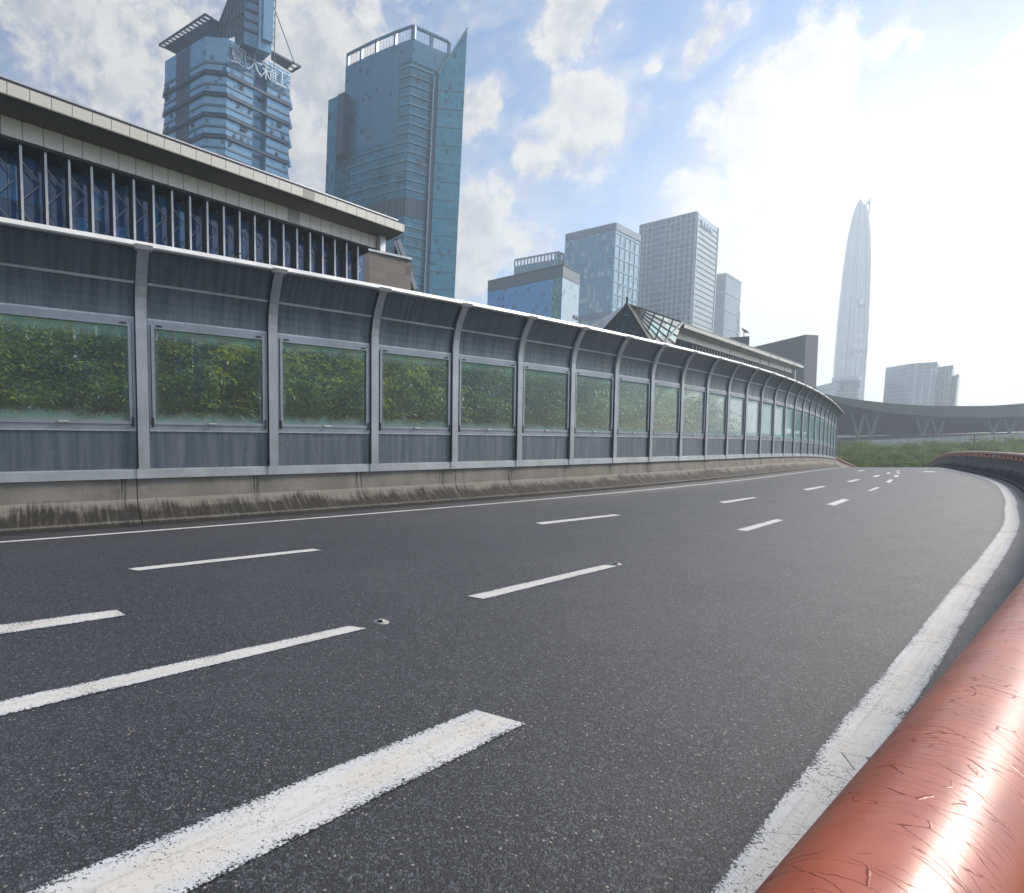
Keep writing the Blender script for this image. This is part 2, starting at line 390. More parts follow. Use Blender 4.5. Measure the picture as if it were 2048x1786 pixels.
def facade(name, glass, frame, pw, ph, lw=.06, lh=.10, rough=.16, metal=.0, var=.35, frough=.5, bright_pane=None, seed=0.0, spec=.9):
    """curtain wall: panes pw x ph metres with thin frames between, each pane a slightly different tone"""
    m, t = newmat(name); uv = t.n('ShaderNodeUVMap').outputs[0]; x = t.n('ShaderNodeSeparateXYZ', ins={0: uv})
    a = t.math('DIVIDE', x.outputs[0], pw); b = t.math('DIVIDE', x.outputs[1], ph)
    fa = t.math('FRACT', a); fb_ = t.math('FRACT', b)
    cell = t.n('ShaderNodeCombineXYZ', ins={0: t.math('FLOOR', a), 1: t.math('FLOOR', b), 2: seed})
    wn = t.n('ShaderNodeTexWhiteNoise', ins={0: cell.outputs[0]}); rnd = wn.outputs['Value']
    line = t.math('MAXIMUM', t.math('LESS_THAN', fa, lw / pw), t.math('LESS_THAN', fb_, lh / ph))
    g = t.mix(t.math('MULTIPLY', rnd, var), c4(glass), c4([k * 1.7 for k in glass]))
    g = t.mix(t.ramp(rnd, .93, .97), g, c4([k * .45 for k in glass]))
    if bright_pane: g = t.mix(t.ramp(rnd, .80, .82), g, c4(bright_pane))
    c = t.mix(line, g, c4(frame))
    tilt = t.math('MULTIPLY', rnd, t.math('ADD', fa, fb_))
    rg = t.math('ADD', t.math('MULTIPLY', line, frough - rough), rough)
    pbr(t, c, rg, metal, bump=tilt, strength=.04, dist=.3, spec=spec); return m


M = dict(
    asphalt=mat_asphalt(), paint=mat_paint(), dashpaint=mat_paint(0.0), concrete=mat_concrete(), panel=mat_panel(), pane=mat_pane(), pane_glare=mat_pane(.22), pane_glare_far=mat_pane(.48), rail=mat_rail(),
    post=mat_frame('post_steel', (.40, .42, .46)), channel=mat_frame('channel_steel', (.50, .52, .54)), toprail=mat_frame('top_rail_paint', (.70, .70, .70), .45, .0),
    alu=mat_frame('window_frame_aluminium', (.30, .33, .38)), rubber=plain('dark_hinge_metal', (.03, .028, .028), .5, .3), handle=mat_frame('handle_metal', (.62, .62, .60)),
    leaf1=mat_leaf('leaf_green', (.014, .060, .012), (.09, .21, .024), (.42, .50, .055), .5, .42, .34),
    leaf2=mat_leaf('leaf_dark_green', (.010, .046, .014), (.045, .14, .026), (.24, .34, .05), .5, .42, .32),
    leaf3=mat_leaf('leaf_far_green', (.006, .034, .007), (.055, .15, .020), (.26, .36, .05), .15, .65, .3),
    bark=plain('bark', (.10, .08, .06), .9, var=.3, scale=6),
    ground=plain('ground_soil_grass', (.025, .045, .018), .95, var=.35, scale=.4),
)

# ------------------------------------------------------------------ setting: ground and road
g = MB(); N = 8
g.quad((-2600, -600, -6.2), (2600, -600, -6.2), (2600, 4000, -6.2), (-2600, 4000, -6.2))
tag(g.build('ground', M['ground']), 'flat green-brown ground below the road and round the buildings', 'ground', kind='structure')


def catmull(pts, per=8):
    P = [Vector((p[0], p[1])) for p in pts]; P = [P[0] * 2 - P[1]] + P + [P[-1] * 2 - P[-2]]; outp = []
    for i in range(1, len(P) - 2):
        for k in range(per):
            t = k / per; a, b, c, d = P[i - 1:i + 3]
            outp.append(.5 * ((2 * b) + (c - a) * t + (2 * a - 5 * b + 4 * c - d) * t * t + (3 * b - a - 3 * c + d) * t ** 3))
    outp.append(P[-2]); return outp


def resample(P, step):
    outp = [P[0]]; acc = 0
    for a, b in zip(P, P[1:]):
        L = (b - a).length
        while acc + L >= step:
            a = a + (b - a) * ((step - acc) / L); outp.append(a); L = (b - a).length; acc = 0
        acc += L
    return outp


def normals(P, side):
    ns = []
    for i in range(len(P)):
        d = (P[min(i + 1, len(P) - 1)] - P[max(i - 1, 0)]).normalized(); ns.append(Vector((d.y, -d.x)) * side)
    return ns


def offset(P, off, side=1):
    return [p + n * off for p, n in zip(P, normals(P, side))]


# posts of the noise barrier, evenly along a smooth curve (index 0 = first post seen in the photo)
def bpost(i):
    a = (6.04966e-04, -2.73534e-02, 2.27251589, -4.37355489); b = (2.62930e-04, 6.99242e-03, 1.42578913, 11.0984344)
    return Vector((((a[0] * i + a[1]) * i + a[2]) * i + a[3], ((b[0] * i + b[1]) * i + b[2]) * i + b[3]))


NB = 24; I0 = -3
LEFT = [bpost(I0 + k * .25) for k in range(int((NB - I0) / .25) + 1)]                      # barrier line
LEFT_EXT = LEFT + [p for p in catmull([bpost(NB), (53.5, 65.2), (68.3, 80.6), (84, 97)], 10)][1:]
LINE_PTS = [(-4.2, -3.0), (-1.6, -.65), (1.2, 1.75), (1.97, 2.40), (2.72, 3.03), (3.75, 3.86), (6.28, 5.95), (8.25, 7.55), (11.9, 10.6), (14.95, 13.35), (17.6, 15.75), (23.15, 21.1), (27.86, 26.2), (33.9, 33.4), (42, 42.6), (52, 53.6), (64, 66.5), (81, 85)]
RLINE = resample(catmull(LINE_PTS, 10), .4)
RAXIS = resample(catmull([(-4.3, -3.45), (-1.9, -1.28), (-.74, -.41), (.46, .49), (2.06, 1.69), (4.19, 3.32), (6.74, 5.37)]
                         + [tuple(p) for p in offset(catmull(LINE_PTS, 1), .74)[7:]], 10), .4)      # rail axis / parapet top centre

# road sheet between the two parapets
rows = []; uvs = []
Lr = resample(LEFT_EXT, .5); nL = len(Lr); nR = len(RAXIS)
for k in range(240):
    t = k / 239
    a = Lr[min(nL - 1, int(t * (nL - 1)))]; b = RAXIS[min(nR - 1, int(t * (nR - 1)))]
    if k == 0: b = RAXIS[0]
    row = []
    for j in range(13):
        p = a.lerp(b, j / 12); row.append((p.x, p.y, zroad(p.y)))
    rows.append(row)
rd = MB(); rd.grid(rows, flip=False)
# the near left corner of the carriageway, behind the first barrier post
rd.quad((-30, -8, -1.504), (0, -8, -1.504), (Lr[0].x, Lr[0].y, -1.504), (-30, Lr[0].y - 9, -1.504))
road = rd.build('road', M['asphalt'])
tag(road, 'dark speckled asphalt carriageway curving away to the right over a crest', 'road', kind='structure')


def strip(mb, P, w0, lift, side=1, off=0.0):
    Q = offset(P, off, side); ns = normals(P, side); L = 0; rws = []; uu = []
    for i, (p, n) in enumerate(zip(Q, ns)):
        if i: L += (p - Q[i - 1]).length
        a = p - n * w0 / 2; b = p + n * w0 / 2
        rws.append([(a.x, a.y, zroad(a.y) + lift), (b.x, b.y, zroad(b.y) + lift)]); uu.append([(L, 0), (L, 1)])
    mb.grid(rws, uu)


mb = MB(); strip(mb, RLINE, .21, .005)
tag(mb.build('edge_line', M['paint']), 'thick cracked white edge line curving beside the red rail', 'road marking', kind='structure')
mb = MB(); strip(mb, resample(LEFT_EXT, .4), .14, .005, off=1.36)
tag(mb.build('edge_line', M['paint']), 'thin white edge line along the foot of the noise barrier parapet', 'road marking', kind='structure')
# dark wet gutter along the left parapet foot
mb = MB(); strip(mb, resample(LEFT_EXT, .4), .16, .004, off=.585)
M['gutter'] = plain('gutter_dirt', (.018, .017, .016), .8, var=.4, scale=3)
tag(mb.build('gutter', M['gutter']), 'dark dirt-filled gutter at the foot of the left concrete parapet', 'gutter', kind='structure')

DASH = [  # far-left, far-right, near-right, near-left corners as seen; each becomes a rectangle on the road
    ((950, 1421), (1052, 1449), (380, 1786), (50, 1786), 1.35, 'broad worn white dash nearest the camera, with speckled edges'),
    ((697, 1253), (733, 1258), (0, 1434), (0, 1403), 1.3, 'long white lane dash reaching the left edge, ending beside the nearer road stud'),
    ((232, 1220), (252, 1232), (0, 1270), (0, 1250), 1.3, 'short scuffed white dash cut off by the left edge of the photo'),
    ((625, 1098), (643, 1101), (277, 1142), (253, 1138), 1, 'thin white lane dash in front of the first barrier bays'),
    ((1208, 1130), (1235, 1133), (968, 1199), (935, 1193), 1, 'white lane dash in mid road ending at the farther road stud'),
    ((1228, 1029), (1243, 1031), (1085, 1049.5), (1070, 1046), 1, 'second thin white dash along the lane nearest the barrier'),
    ((1552, 1038.5), (1568, 1041), (1495, 1063), (1472, 1060), 1, 'white dash in mid road right of centre'),
    ((1505, 994.5), (1515, 996), (1449, 1007), (1437, 1004), 1, 'third thin white dash along the lane nearest the barrier'),
    ((1645.6, 972), (1652, 973.4), (1616, 981), (1604.7, 978.5), 1, 'fourth thin white dash along the lane nearest the barrier'),
    ((1685, 998), (1699, 1000), (1670, 1012), (1652, 1009), 1, 'white dash in the outer lane row just past the one right of centre'),
    ((1752.5, 974.5), (1761, 975), (1742.6, 982.3), (1733.6, 982), 1, 'small distant white dash, fourth in the outer lane row'),
    ((1778.8, 959.2), (1787.4, 959.6), (1780.4, 965.2), (1770.5, 964.6), 1, 'small distant white dash, fifth in the outer lane row'),
    ((1789.4, 950.2), (1798.8, 950.6), (1796.4, 954.4), (1787, 953.8), 1, 'tiny white dash, sixth in the outer lane row'),
    ((1793.4, 944.9), (1801, 945.3), (1800.4, 947.3), (1793, 947), 1, 'tiny white dash, seventh in the outer lane row'),
    ((1792.4, 941), (1800, 941.3), (1800, 942.9), (1792.4, 942.9), 1, 'tiny white dash on the crest, last of the outer lane row'),
    ((1712, 958.4), (1722.5, 959), (1702.7, 964.4), (1692, 963.6), 1, 'fifth thin white dash along the lane nearest the barrier'),
    ((1754, 950), (1762, 950.6), (1752.5, 954.4), (1744, 953.8), 1, 'sixth white dash along the lane nearest the barrier'),
    ((1776, 945), (1782.6, 945.7), (1778.4, 947.6), (1770.5, 947.3), 1, 'seventh white dash of the barrier lane row, near the crest'),
    ((1716, 940.6), (1730, 940.8), (1728, 942.3), (1714, 942.3), 1, 'faint white arrow mark on the crest near the left parapet'),
    ((1850, 942.6), (1872, 943.2), (1868, 944.6), (1842, 943.9), 1, 'faint white arrow mark on the crest near the right parapet'),
]
for fl, fr, nr, nl, ext, lab in DASH:
    A, B, C_, D_ = [Vector(onroad(*q)) for q in (fl, fr, nr, nl)]
    C_ = B + (C_ - B) * ext; D_ = A + (D_ - A) * ext
    n = max(2, int((A - D_).length / .5)); rws = []; uu = []; L = (A - D_).length
    for k in range(n + 1):
        a = D_.lerp(A, k / n); b = C_.lerp(B, k / n)
        rws.append([(b.x, b.y, zroad(b.y) + .005), (a.x, a.y, zroad(a.y) + .005)]); uu.append([(L * k / n, 0), (L * k / n, 1)])
    mb = MB(); mb.grid(rws, uu)
    tag(mb.build('lane_dash', M['dashpaint']), lab, 'road marking', 'white lane dashes', kind='structure')

# road studs
M['stud'] = plain('stud_aluminium', (.30, .30, .29), .6, .3)
M['stud_lens'] = plain('stud_lens', (.05, .05, .045), .2)
for (u, v), lab in (((762, 1244), 'round metal road stud beyond the end of the long left dash'), ((1231, 1128), 'round metal road stud at the far end of the mid-road dash')):
    p = onroad(u, v); t_ = thing('road_stud', lab, 'road stud', (p.x, p.y, p.z), 'road studs')
    mb = MB(); prof = [(.070, 0), (.068, .004), (.052, .008), (.034, .010), (.030, .021), (.020, .024), (0.001, .025)]
    mb.grid([[(p.x + r * math.cos(a * math.pi / 12), p.y + r * math.sin(a * math.pi / 12), p.z + h) for a in range(25)] for r, h in prof])
    mb.build('stud_body', M['stud'], t_, smooth=True)
    mb = MB(); mb.box((p.x - .004, p.y - .036, p.z + .020), (.034, .012, .012)); mb.build('lens', M['stud_lens'], t_)

# ------------------------------------------------------------------ noise barrier on its concrete parapet
HT = 4.3                                    # plinth bottom to top
def zbase(y): return -0.66 + (zroad(y) + 1.5) - (.0022 * max(0, y - 20))


def arc(h):
    """sideways offset (towards the road) of the barrier at height h above the plinth bottom"""
    h0, Rr = 3.05, 2.02
    if h <= h0: return 0.0
    return Rr - math.sqrt(max(0, Rr * Rr - (h - h0) ** 2))


bp = {i: bpost(i) for i in range(I0, NB + 1)}
bn = {}
for i in bp:
    d = (bpost(i + .1) - bpost(i - .1)).normalized(); bn[i] = Vector((d.y, -d.x))
slen = {I0: 0.0}
for i in range(I0 + 1, NB + 1): slen[i] = slen[i - 1] + (bp[i] - bp[i - 1]).length


def bpt(i, t, h, off):
    """point in bay i (post i to i+1) at fraction t, height h, standing `off` proud of the wall line"""
    p = bp[i].lerp(bp[i + 1], t) if t else bp[i]; n = (bn[i].lerp(bn[i + 1], t) if t else bn[i]).normalized()
    z = zbase(bp[i].y) * (1 - t) + (zbase(bp[i + 1].y) * t if t else 0)
    q = p + n * (arc(h) + off); return Vector((q.x, q.y, z + h))


def sheet(mb, i, t0, t1, h0, h1, off, thick=.03, nh=1):
    """panel standing between two heights of bay i, with thickness, following the curved top"""
    L0 = slen[i] + (slen[i + 1] - slen[i]) * t0; L1 = slen[i] + (slen[i + 1] - slen[i]) * t1
    hs = [h0 + (h1 - h0) * k / nh for k in range(nh + 1)]
    f_ = [[bpt(i, t0, h, off), bpt(i, t1, h, off)] for h in hs]; b_ = [[bpt(i, t0, h, off - thick), bpt(i, t1, h, off - thick)] for h in hs]
    uu = [[(L0, h), (L1, h)] for h in hs]
    mb.grid(f_, uu); mb.grid(b_, uu, flip=True)
    for a, b in ((f_[0], b_[0]), (f_[-1], b_[-1])): mb.quad(a[0], a[1], b[1], b[0])
    for k in range(nh):
        for e in (0, 1): mb.quad(f_[k][e], f_[k + 1][e], b_[k + 1][e], b_[k][e])


o = bp[0]
bar = thing('noise_barrier', 'long curving grey metal noise barrier with green glass windows on the concrete parapet', 'noise barrier', (o.x, o.y, zbase(o.y)))


def slab(mb, i, t0, t1, h0, h1, off0, off1):
    a = [bpt(i, t0, h0, off0), bpt(i, t0, h0, off1), bpt(i, t0, h1, off1), bpt(i, t0, h1, off0)]
    b = [bpt(i, t1, h0, off0), bpt(i, t1, h0, off1), bpt(i, t1, h1, off1), bpt(i, t1, h1, off0)]
    mb.quad(*a[::-1]); mb.quad(*b)
    for k in range(4): mb.quad(a[k], a[(k + 1) % 4], b[(k + 1) % 4], b[k])


for i in range(I0, NB + 1):
    # post: H section with a broad front flange that bends over at the top
    mb = MB(); hs = [.165, 1.0, 2.0, 3.0, 3.2, 3.4, 3.6, 3.8, 4.0, 4.2]; n = bn[i]; tdir = Vector((-n.y, n.x))
    def pp(h, off, lat):
        q = bp[i] + n * (arc(h) + off) + tdir * lat; return (q.x, q.y, zbase(bp[i].y) + h)
    for (o0, o1, wdt) in ((.085, .10, .102), (-.10, -.085, .102), (-.085, .085, .012)):
        for k in range(len(hs) - 1):
            a = [pp(hs[k], o0, -wdt), pp(hs[k], o0, wdt), pp(hs[k], o1, wdt), pp(hs[k], o1, -wdt)]
            b = [pp(hs[k + 1], o0, -wdt), pp(hs[k + 1], o0, wdt), pp(hs[k + 1], o1, wdt), pp(hs[k + 1], o1, -wdt)]
            for e in range(4): mb.quad(a[e], a[(e + 1) % 4], b[(e + 1) % 4], b[e])
            if k == len(hs) - 2: mb.quad(*b)
    post = mb.build('post', M['post'], bar)
    mb = MB(); a = [pp(4.19, -.12, -.15), pp(4.19, -.12, .15), pp(4.19, .16, .15), pp(4.19, .16, -.15)]; b = [pp(4.335, -.12, -.15), pp(4.335, -.12, .15), pp(4.255, .17, .15), pp(4.255, .17, -.15)]
    mb.quad(*a[::-1]); mb.quad(*b)
    for e in range(4): mb.quad(a[e], a[(e + 1) % 4], b[(e + 1) % 4], b[e])
    mb.build('post_cap', M['toprail'], post)
    mb = MB(); a = [pp(0, -.02, -.14), pp(0, -.02, .14), pp(0, .106, .14), pp(0, .106, -.14)]; b = [pp(.185, -.02, -.14), pp(.185, -.02, .14), pp(.185, .106, .14), pp(.185, .106, -.14)]
    for e in range(4): mb.quad(a[e], a[(e + 1) % 4], b[(e + 1) % 4], b[e])
    mb.quad(*b); mb.build('base_cover', M['channel'], post)

for i in range(I0, NB):
    e = .045
    mb = MB(); slab(mb, i, 0, 1, 0.0, .165, -.12, .09); slab(mb, i, 0, 1, .165, .185, .045, .055)
    for k in range(9): slab(mb, i, (k + .5) / 9 - .003, (k + .5) / 9 + .003, .150, .162, .09, .096)
    mb.build('base_channel', M['channel'], bar)
    mb = MB(); sheet(mb, i, e, 1 - e, .165, .93, .03)
    mb.build('lower_panel', M['panel'], bar)
    mb = MB(); sheet(mb, i, e, 1 - e, 3.03, 3.66, .03, nh=4)
    mb.build('middle_panel', M['panel'], bar)
    mb = MB(); sheet(mb, i, e, 1 - e, 3.66, 4.24, .03, nh=6)
    mb.build('curved_panel', M['panel'], bar)
    for h, hh in ((3.645, .045), (3.02, .03), (.905, .035)):
        mb = MB(); slab(mb, i, e, 1 - e, h, h + hh, .031, .050)
        for k in range(8):
            t = .09 + k * .117; slab(mb, i, t - .004, t + .004, h + .009, h + .023, .048, .057)
        mb.build('trim_strip', M['channel'], bar)
    mb = MB(); slab(mb, i, 0, 1, 4.225, 4.245, .0, .125); slab(mb, i, 0, 1, 4.247, 4.33, -.05, .02)
    A_, B_ = [(bpt(i, t, 4.245, .125), bpt(i, t, 4.33, .02), bpt(i, t, 4.245, .02)) for t in (0, 1)]
    mb.quad(A_[0], B_[0], B_[1], A_[1]); mb.build('top_rail', M['toprail'], bar)
    # window: ledges, sash, pane, handle, two struts
    mb = MB(); slab(mb, i, e, 1 - e, .94, 1.03, -.03, .055); slab(mb, i, e, 1 - e, 2.93, 3.02, -.03, .055)
    slab(mb, i, e, .062, 1.03, 2.93, -.03, .05); slab(mb, i, 1 - .062, 1 - e, 1.03, 2.93, -.03, .05)
    win = mb.build('window', M['alu'], bar)
    mb = MB(); slab(mb, i, .066, 1 - .066, 1.035, 1.095, -.01, .072); slab(mb, i, .066, 1 - .066, 2.865, 2.925, -.01, .072)
    slab(mb, i, .066, .088, 1.095, 2.865, -.01, .072); slab(mb, i, 1 - .088, 1 - .066, 1.095, 2.865, -.01, .072)
    mb.build('sash', M['alu'], win)
    mb = MB(); q = [bpt(i, .0885, 1.096, .03), bpt(i, 1 - .0885, 1.096, .03), bpt(i, 1 - .0885, 2.864, .03), bpt(i, .0885, 2.864, .03)]; mb.quad(*q)
    mb.build('pane', M['pane' if i < 9 else 'pane_glare' if i < 12 else 'pane_glare_far'], win)
    mb = MB(); slab(mb, i, .47, .53, 1.055, 1.085, .090, .108); slab(mb, i, .472, .48, 1.055, 1.085, .072, .09); slab(mb, i, .52, .528, 1.055, 1.085, .072, .09)
    mb.build('handle', M['handle'], win)
    for t0 in (.060, .926):
        mb = MB(); slab(mb, i, t0, t0 + .014, .985, 1.17, .056 if False else .073, .088); mb.build('strut', M['rubber'], win)
    for t0 in (.10, .86):
        mb = MB(); slab(mb, i, t0, t0 + .045, 2.905, 2.932, .073, .085); mb.build('hinge', M['rubber'], win)


def parapet(mb, P, side, prof, joint=7.8, s0=0.0, ztop=None):
    """jersey profile swept along P; prof = (offset towards road, height above road, uv height)"""
    ns = normals(P, side); L = s0; seg = []; uu = []
    def flush():
        nonlocal seg, uu
        if len(seg) > 1:
            mb.grid(seg, uu, flip=(side > 0)); mb.poly(seg[0]); mb.poly(seg[-1][::-1])
        seg, uu = [], []
    nextj = L + joint
    for k, (p, n) in enumerate(zip(P, ns)):
        if k: L += (p - P[k - 1]).length
        z = zroad(p.y); zt = ztop(p.y) if ztop else None
        row = []
        for (o_, h, hu) in prof:
            q = p + n * o_; zz = z + h
            if zt is not None: zz = z - .05 + (zt - z + .05) * (h + .05) / .89
            row.append((q.x, q.y, zz))
        seg.append(row); uu.append([(L, hu) for (_, _, hu) in prof])
        if L > nextj:
            last = seg[-1]; flush(); nextj = L + joint
            d = (P[min(k + 1, len(P) - 1)] - p).normalized() * .018
            seg = [[(a[0] + d.x, a[1] + d.y, a[2]) for a in last]]; uu = [[(L, hu) for (_, _, hu) in prof]]
    flush()


JP = [(-.22, -.05, 0), (-.22, .84, .9), (.035, .84, .88), (.055, .45, .50), (.12, .32, .38), (.36, .10, .16), (.49, .07, .08), (.50, -.05, 0)]
M['concrete_r'] = mat_concrete('right_parapet_concrete', base=(.25, .24, .225))
mb = MB(); parapet(mb, resample(LEFT, .3), 1, JP, 7.84, ztop=zbase)
tag(mb.build('concrete_parapet', M['concrete']), 'dirt-streaked concrete parapet carrying the noise barrier on the left', 'parapet')
JR = [(-.26, -.05, 0), (-.26, .83, .9), (.02, .83, .9), (.05, .52, .55), (.11, .36, .42), (.30, .12, .16), (.38, .07, .08), (.38, -.05, 0)]
LB = resample(LEFT_EXT[len(LEFT) - 1:], .5)
mb = MB(); parapet(mb, LB[1:], 1, JR, 8)
tag(mb.build('concrete_parapet', M['concrete']), 'pale concrete parapet beyond the end of the noise barrier dropping over the crest', 'parapet')
mb = MB(); parapet(mb, RAXIS, -1, JR, 8)
tag(mb.build('concrete_parapet', M['concrete_r']), 'stained grey concrete parapet along the right outer curve of the road', 'parapet')


def guardrail(P, lab, rad, n, start=0):
    Z = lambda p: zroad(p.y) + 1.045
    t_ = thing('guard_rail', lab, 'guard rail', (P[0].x, P[0].y, Z(P[0])))
    mb = MB(); mb.tube([(p.x, p.y, Z(p)) for p in P], rad, n); pipe = mb.build('pipe', M['rail'], t_, smooth=True)
    L = 0; nxt = .6; cnt = 0
    for a, b in zip(P, P[1:]):
        L += (b - a).length
        if L > nxt and cnt < 98:
            nxt += 1.15; cnt += 1; d = (b - a).normalized(); nn = Vector((d.y, -d.x)); z = zroad(a.y)
            mb = MB(); mb.obox((a.x - nn.x * .045 - d.x * .35, a.y - nn.y * .045 - d.y * .35, z + .83), (d.x * .70, d.y * .70, 0), (nn.x * .018, nn.y * .018, 0), (0, 0, .17))
            mb.obox((a.x - nn.x * .027 - d.x * .012, a.y - nn.y * .027 - d.y * .012, z + .83), (d.x * .024, d.y * .024, 0), (nn.x * .07, nn.y * .07, 0), (0, 0, .16))
            mb.obox((a.x - nn.x * .09 - d.x * .13, a.y - nn.y * .09 - d.y * .13, z + .832), (d.x * .26, d.y * .26, 0), (nn.x * .18, nn.y * .18, 0), (0, 0, .014))
            mb.build('post', M['rail'], t_)
    return t_


guardrail(RAXIS, 'glossy red tubular rail with cracked paint running past the camera on the right parapet', .087, 48)
guardrail(LB[1:], 'red tubular rail beginning where the noise barrier ends, dropping over the crest', .087, 16)

# ------------------------------------------------------------------ buildings
def V2(u, v, z): p = atz(u, v, z); return Vector((p.x, p.y))


M.update(
    stonefascia=facade('hall_fascia_panels', (.62, .58, .52), (.20, .18, .15), 1.55, 50, .07, .05, .35, .25, .12),
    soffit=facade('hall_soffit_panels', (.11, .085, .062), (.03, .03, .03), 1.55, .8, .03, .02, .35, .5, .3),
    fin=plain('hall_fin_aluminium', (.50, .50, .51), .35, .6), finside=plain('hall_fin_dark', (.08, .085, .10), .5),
    hallglass=facade('hall_glass', (.03, .10, .24), (.05, .055, .06), 1.1, 3.2, .08, .08, .06, .0, 1.0, bright_pane=(.10, .30, .66), seed=3.0),  # brighter blue panes paint sky reflections into the glass
    brace=plain('hall_brace_steel', (.34, .35, .37), .45, .4), brown=facade('brown_stone_tiles', (.115, .095, .085), (.035, .03, .028), 2.3, 1.0, .05, .05, .7, 0, .4),
    slate=plain('dark_slate_cladding', (.040, .045, .056), .7, scale=.2), roofm=plain('roof_metal', (.30, .31, .32), .5, .3, scale=.2),
    white=plain('white_cladding', (.66, .66, .65), .5, scale=.3), steel=plain('dark_steel', (.018, .028, .036), .6, .0, spec=.2),
    pyr=facade('pyramid_glass', (.012, .055, .085), (.015, .015, .02), 3.1, 3.1, .22, .22, .55, 0, 1.0, bright_pane=(.12, .34, .36), seed=9.0, spec=.12),
)


def hall(name, label, P0, P1, zr, nf, zb, sc, haze_back=False):
    """long hall: fascia and canopy along P0-P1, a lower beam set back under it, glass wall with fins and X braces"""
    d = (P1 - P0).normalized(); n = Vector((d.y, -d.x)); L = (P1 - P0).length
    t_ = thing(name, label, 'building', (P0.x, P0.y, zb))
    def q(s, o_, z): p = P0 + d * s - n * o_; return (p.x, p.y, z)
    fh = .95 * sc
    mb = MB(); mb.grid([[q(0, 0, zr - fh), q(L, 0, zr - fh)], [q(0, -.1, zr), q(L, -.1, zr)]], [[(0, 0), (L, 0)], [(0, .5), (L, .5)]])
    mb.quad(q(L, 0, zr - fh), q(L, 7 * sc, zr - fh), q(L, 7 * sc, zr), q(L, -.1, zr)); fa = mb.build('fascia', M['stonefascia'], t_)
    mb = MB(); mb.obox(q(-.2, .12 * sc, zr), d.to_3d() * (L), (-n).to_3d() * 14 * sc, (0, 0, .12 * sc))
    mb.obox(q(-.2, .9 * sc, zr + .1 * sc), d.to_3d() * (L - .3), (-n).to_3d() * .9, (0, 0, .62 * sc)); mb.build('roof', M['slate'], t_)
    mb = MB(); mb.obox(q(-.2, .85 * sc, zr + .72 * sc), d.to_3d() * L, (-n).to_3d() * 1.2, (0, 0, .12 * sc)); mb.build('coping', M['fin'], t_)
    st = 2.9 * sc
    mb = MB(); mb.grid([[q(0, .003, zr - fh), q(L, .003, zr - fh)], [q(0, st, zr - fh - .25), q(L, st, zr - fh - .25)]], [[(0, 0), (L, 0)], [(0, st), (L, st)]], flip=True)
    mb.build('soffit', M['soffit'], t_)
    bz = zr - fh - .25; bh = 1.55 * sc; Lb = L - 2.2 * sc
    mb = MB(); mb.obox(q(0, st, bz - bh), d.to_3d() * Lb, (-n).to_3d() * 1.2 * sc, (0, 0, bh + .2)); mb.build('beam', M['stonefascia'], t_)
    # column at the end of the canopy
    mb = MB(); mb.obox(q(L - 2.1 * sc, st * .75, zb), d.to_3d() * .9 * sc, (-n).to_3d() * 1.0, (0, 0, bz - zb)); mb.build('column', M['fin'], t_)
    # glass wall behind the fins
    go = st + 2.6 * sc
    mb = MB(); mb.grid([[q(0, go, zb), q(Lb, go, zb)], [q(0, go, bz - bh), q(Lb, go, bz - bh)]], [[(0, zb), (Lb, zb)], [(0, bz), (Lb, bz)]])
    mb.build('glass_wall', M['hallglass'], t_)
    if haze_back:
        mb = MB(); mb.obox(q(-.5, st, -6), d.to_3d() * (L + .5), (-n).to_3d() * 14, (0, 0, zb + 6)); mb.build('haze_wall', M['white'], t_)  # added white wall, its paleness stands in for bright haze
    mb = MB(); mb.obox(q(0, st + .2, bz - bh - .15), d.to_3d() * Lb, (-n).to_3d() * (go - st), (0, 0, .14)); mb.build('inner_soffit', M['slate'], t_)
    mb = MB(); mb.prism([q(L - 2.2 * sc, go, 0)[:2], q(L - .5, go, 0)[:2], q(L - .5, 26 * sc, 0)[:2], q(L - 2.2 * sc, 26 * sc, 0)[:2]], zb, zr - fh); mb.build('end_wall', M['slate'], t_)
    f0, f1 = nf; stp = (f1[0] - f0[0]) / (f1[1] - f0[1])
    zt = bz - bh - .15; cnt = 0
    k = f0[1]; s_ = f0[0]
    while s_ < f1[0] + .01:
        if s_ > -4 * stp:
            mb = MB(); mb.obox(q(s_, st + .5 * sc, zb), d.to_3d() * .20 * sc, (-n).to_3d() * .12 * sc, (0, 0, zt - zb)); f_ = mb.build('fin', M['fin'], t_)
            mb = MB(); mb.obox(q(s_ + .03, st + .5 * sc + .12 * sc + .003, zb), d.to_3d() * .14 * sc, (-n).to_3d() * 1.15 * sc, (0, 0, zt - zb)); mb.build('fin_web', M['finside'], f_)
            cnt += 1
        s_ += stp
    # X braces between fins and glass
    s_ = f0[0]; o_ = st + 2.1 * sc; hh = stp * 1.15
    while s_ < f1[0]:
        mb = MB(); z = zt - .1; fl = 0
        while z - hh > max(zb, zt - 12 * sc):
            a, b = (q(s_, o_, z), q(s_ + stp, o_, z - hh)) if fl % 2 == 0 else (q(s_ + stp, o_, z), q(s_, o_, z - hh))
            mb.bar(a, b, .10 * sc); z -= hh; fl += 1
        mb.build('brace', M['brace'], t_); s_ += stp
    return t_, q, d, n, L


ZR = 28.0
P0, P1 = V2(0, 160, ZR), V2(808, 450, ZR)
dd = (P1 - P0).normalized(); P0x = P0 - dd * 12


def along(u, v, z, P, d):
    """distance along the line P + s d where column u of the photo meets it (plan)"""
    r = ray(u, v); a = Vector((r.x, r.y)); nrm = Vector((a.y, -a.x)); return -(P.dot(nrm)) / d.dot(nrm)


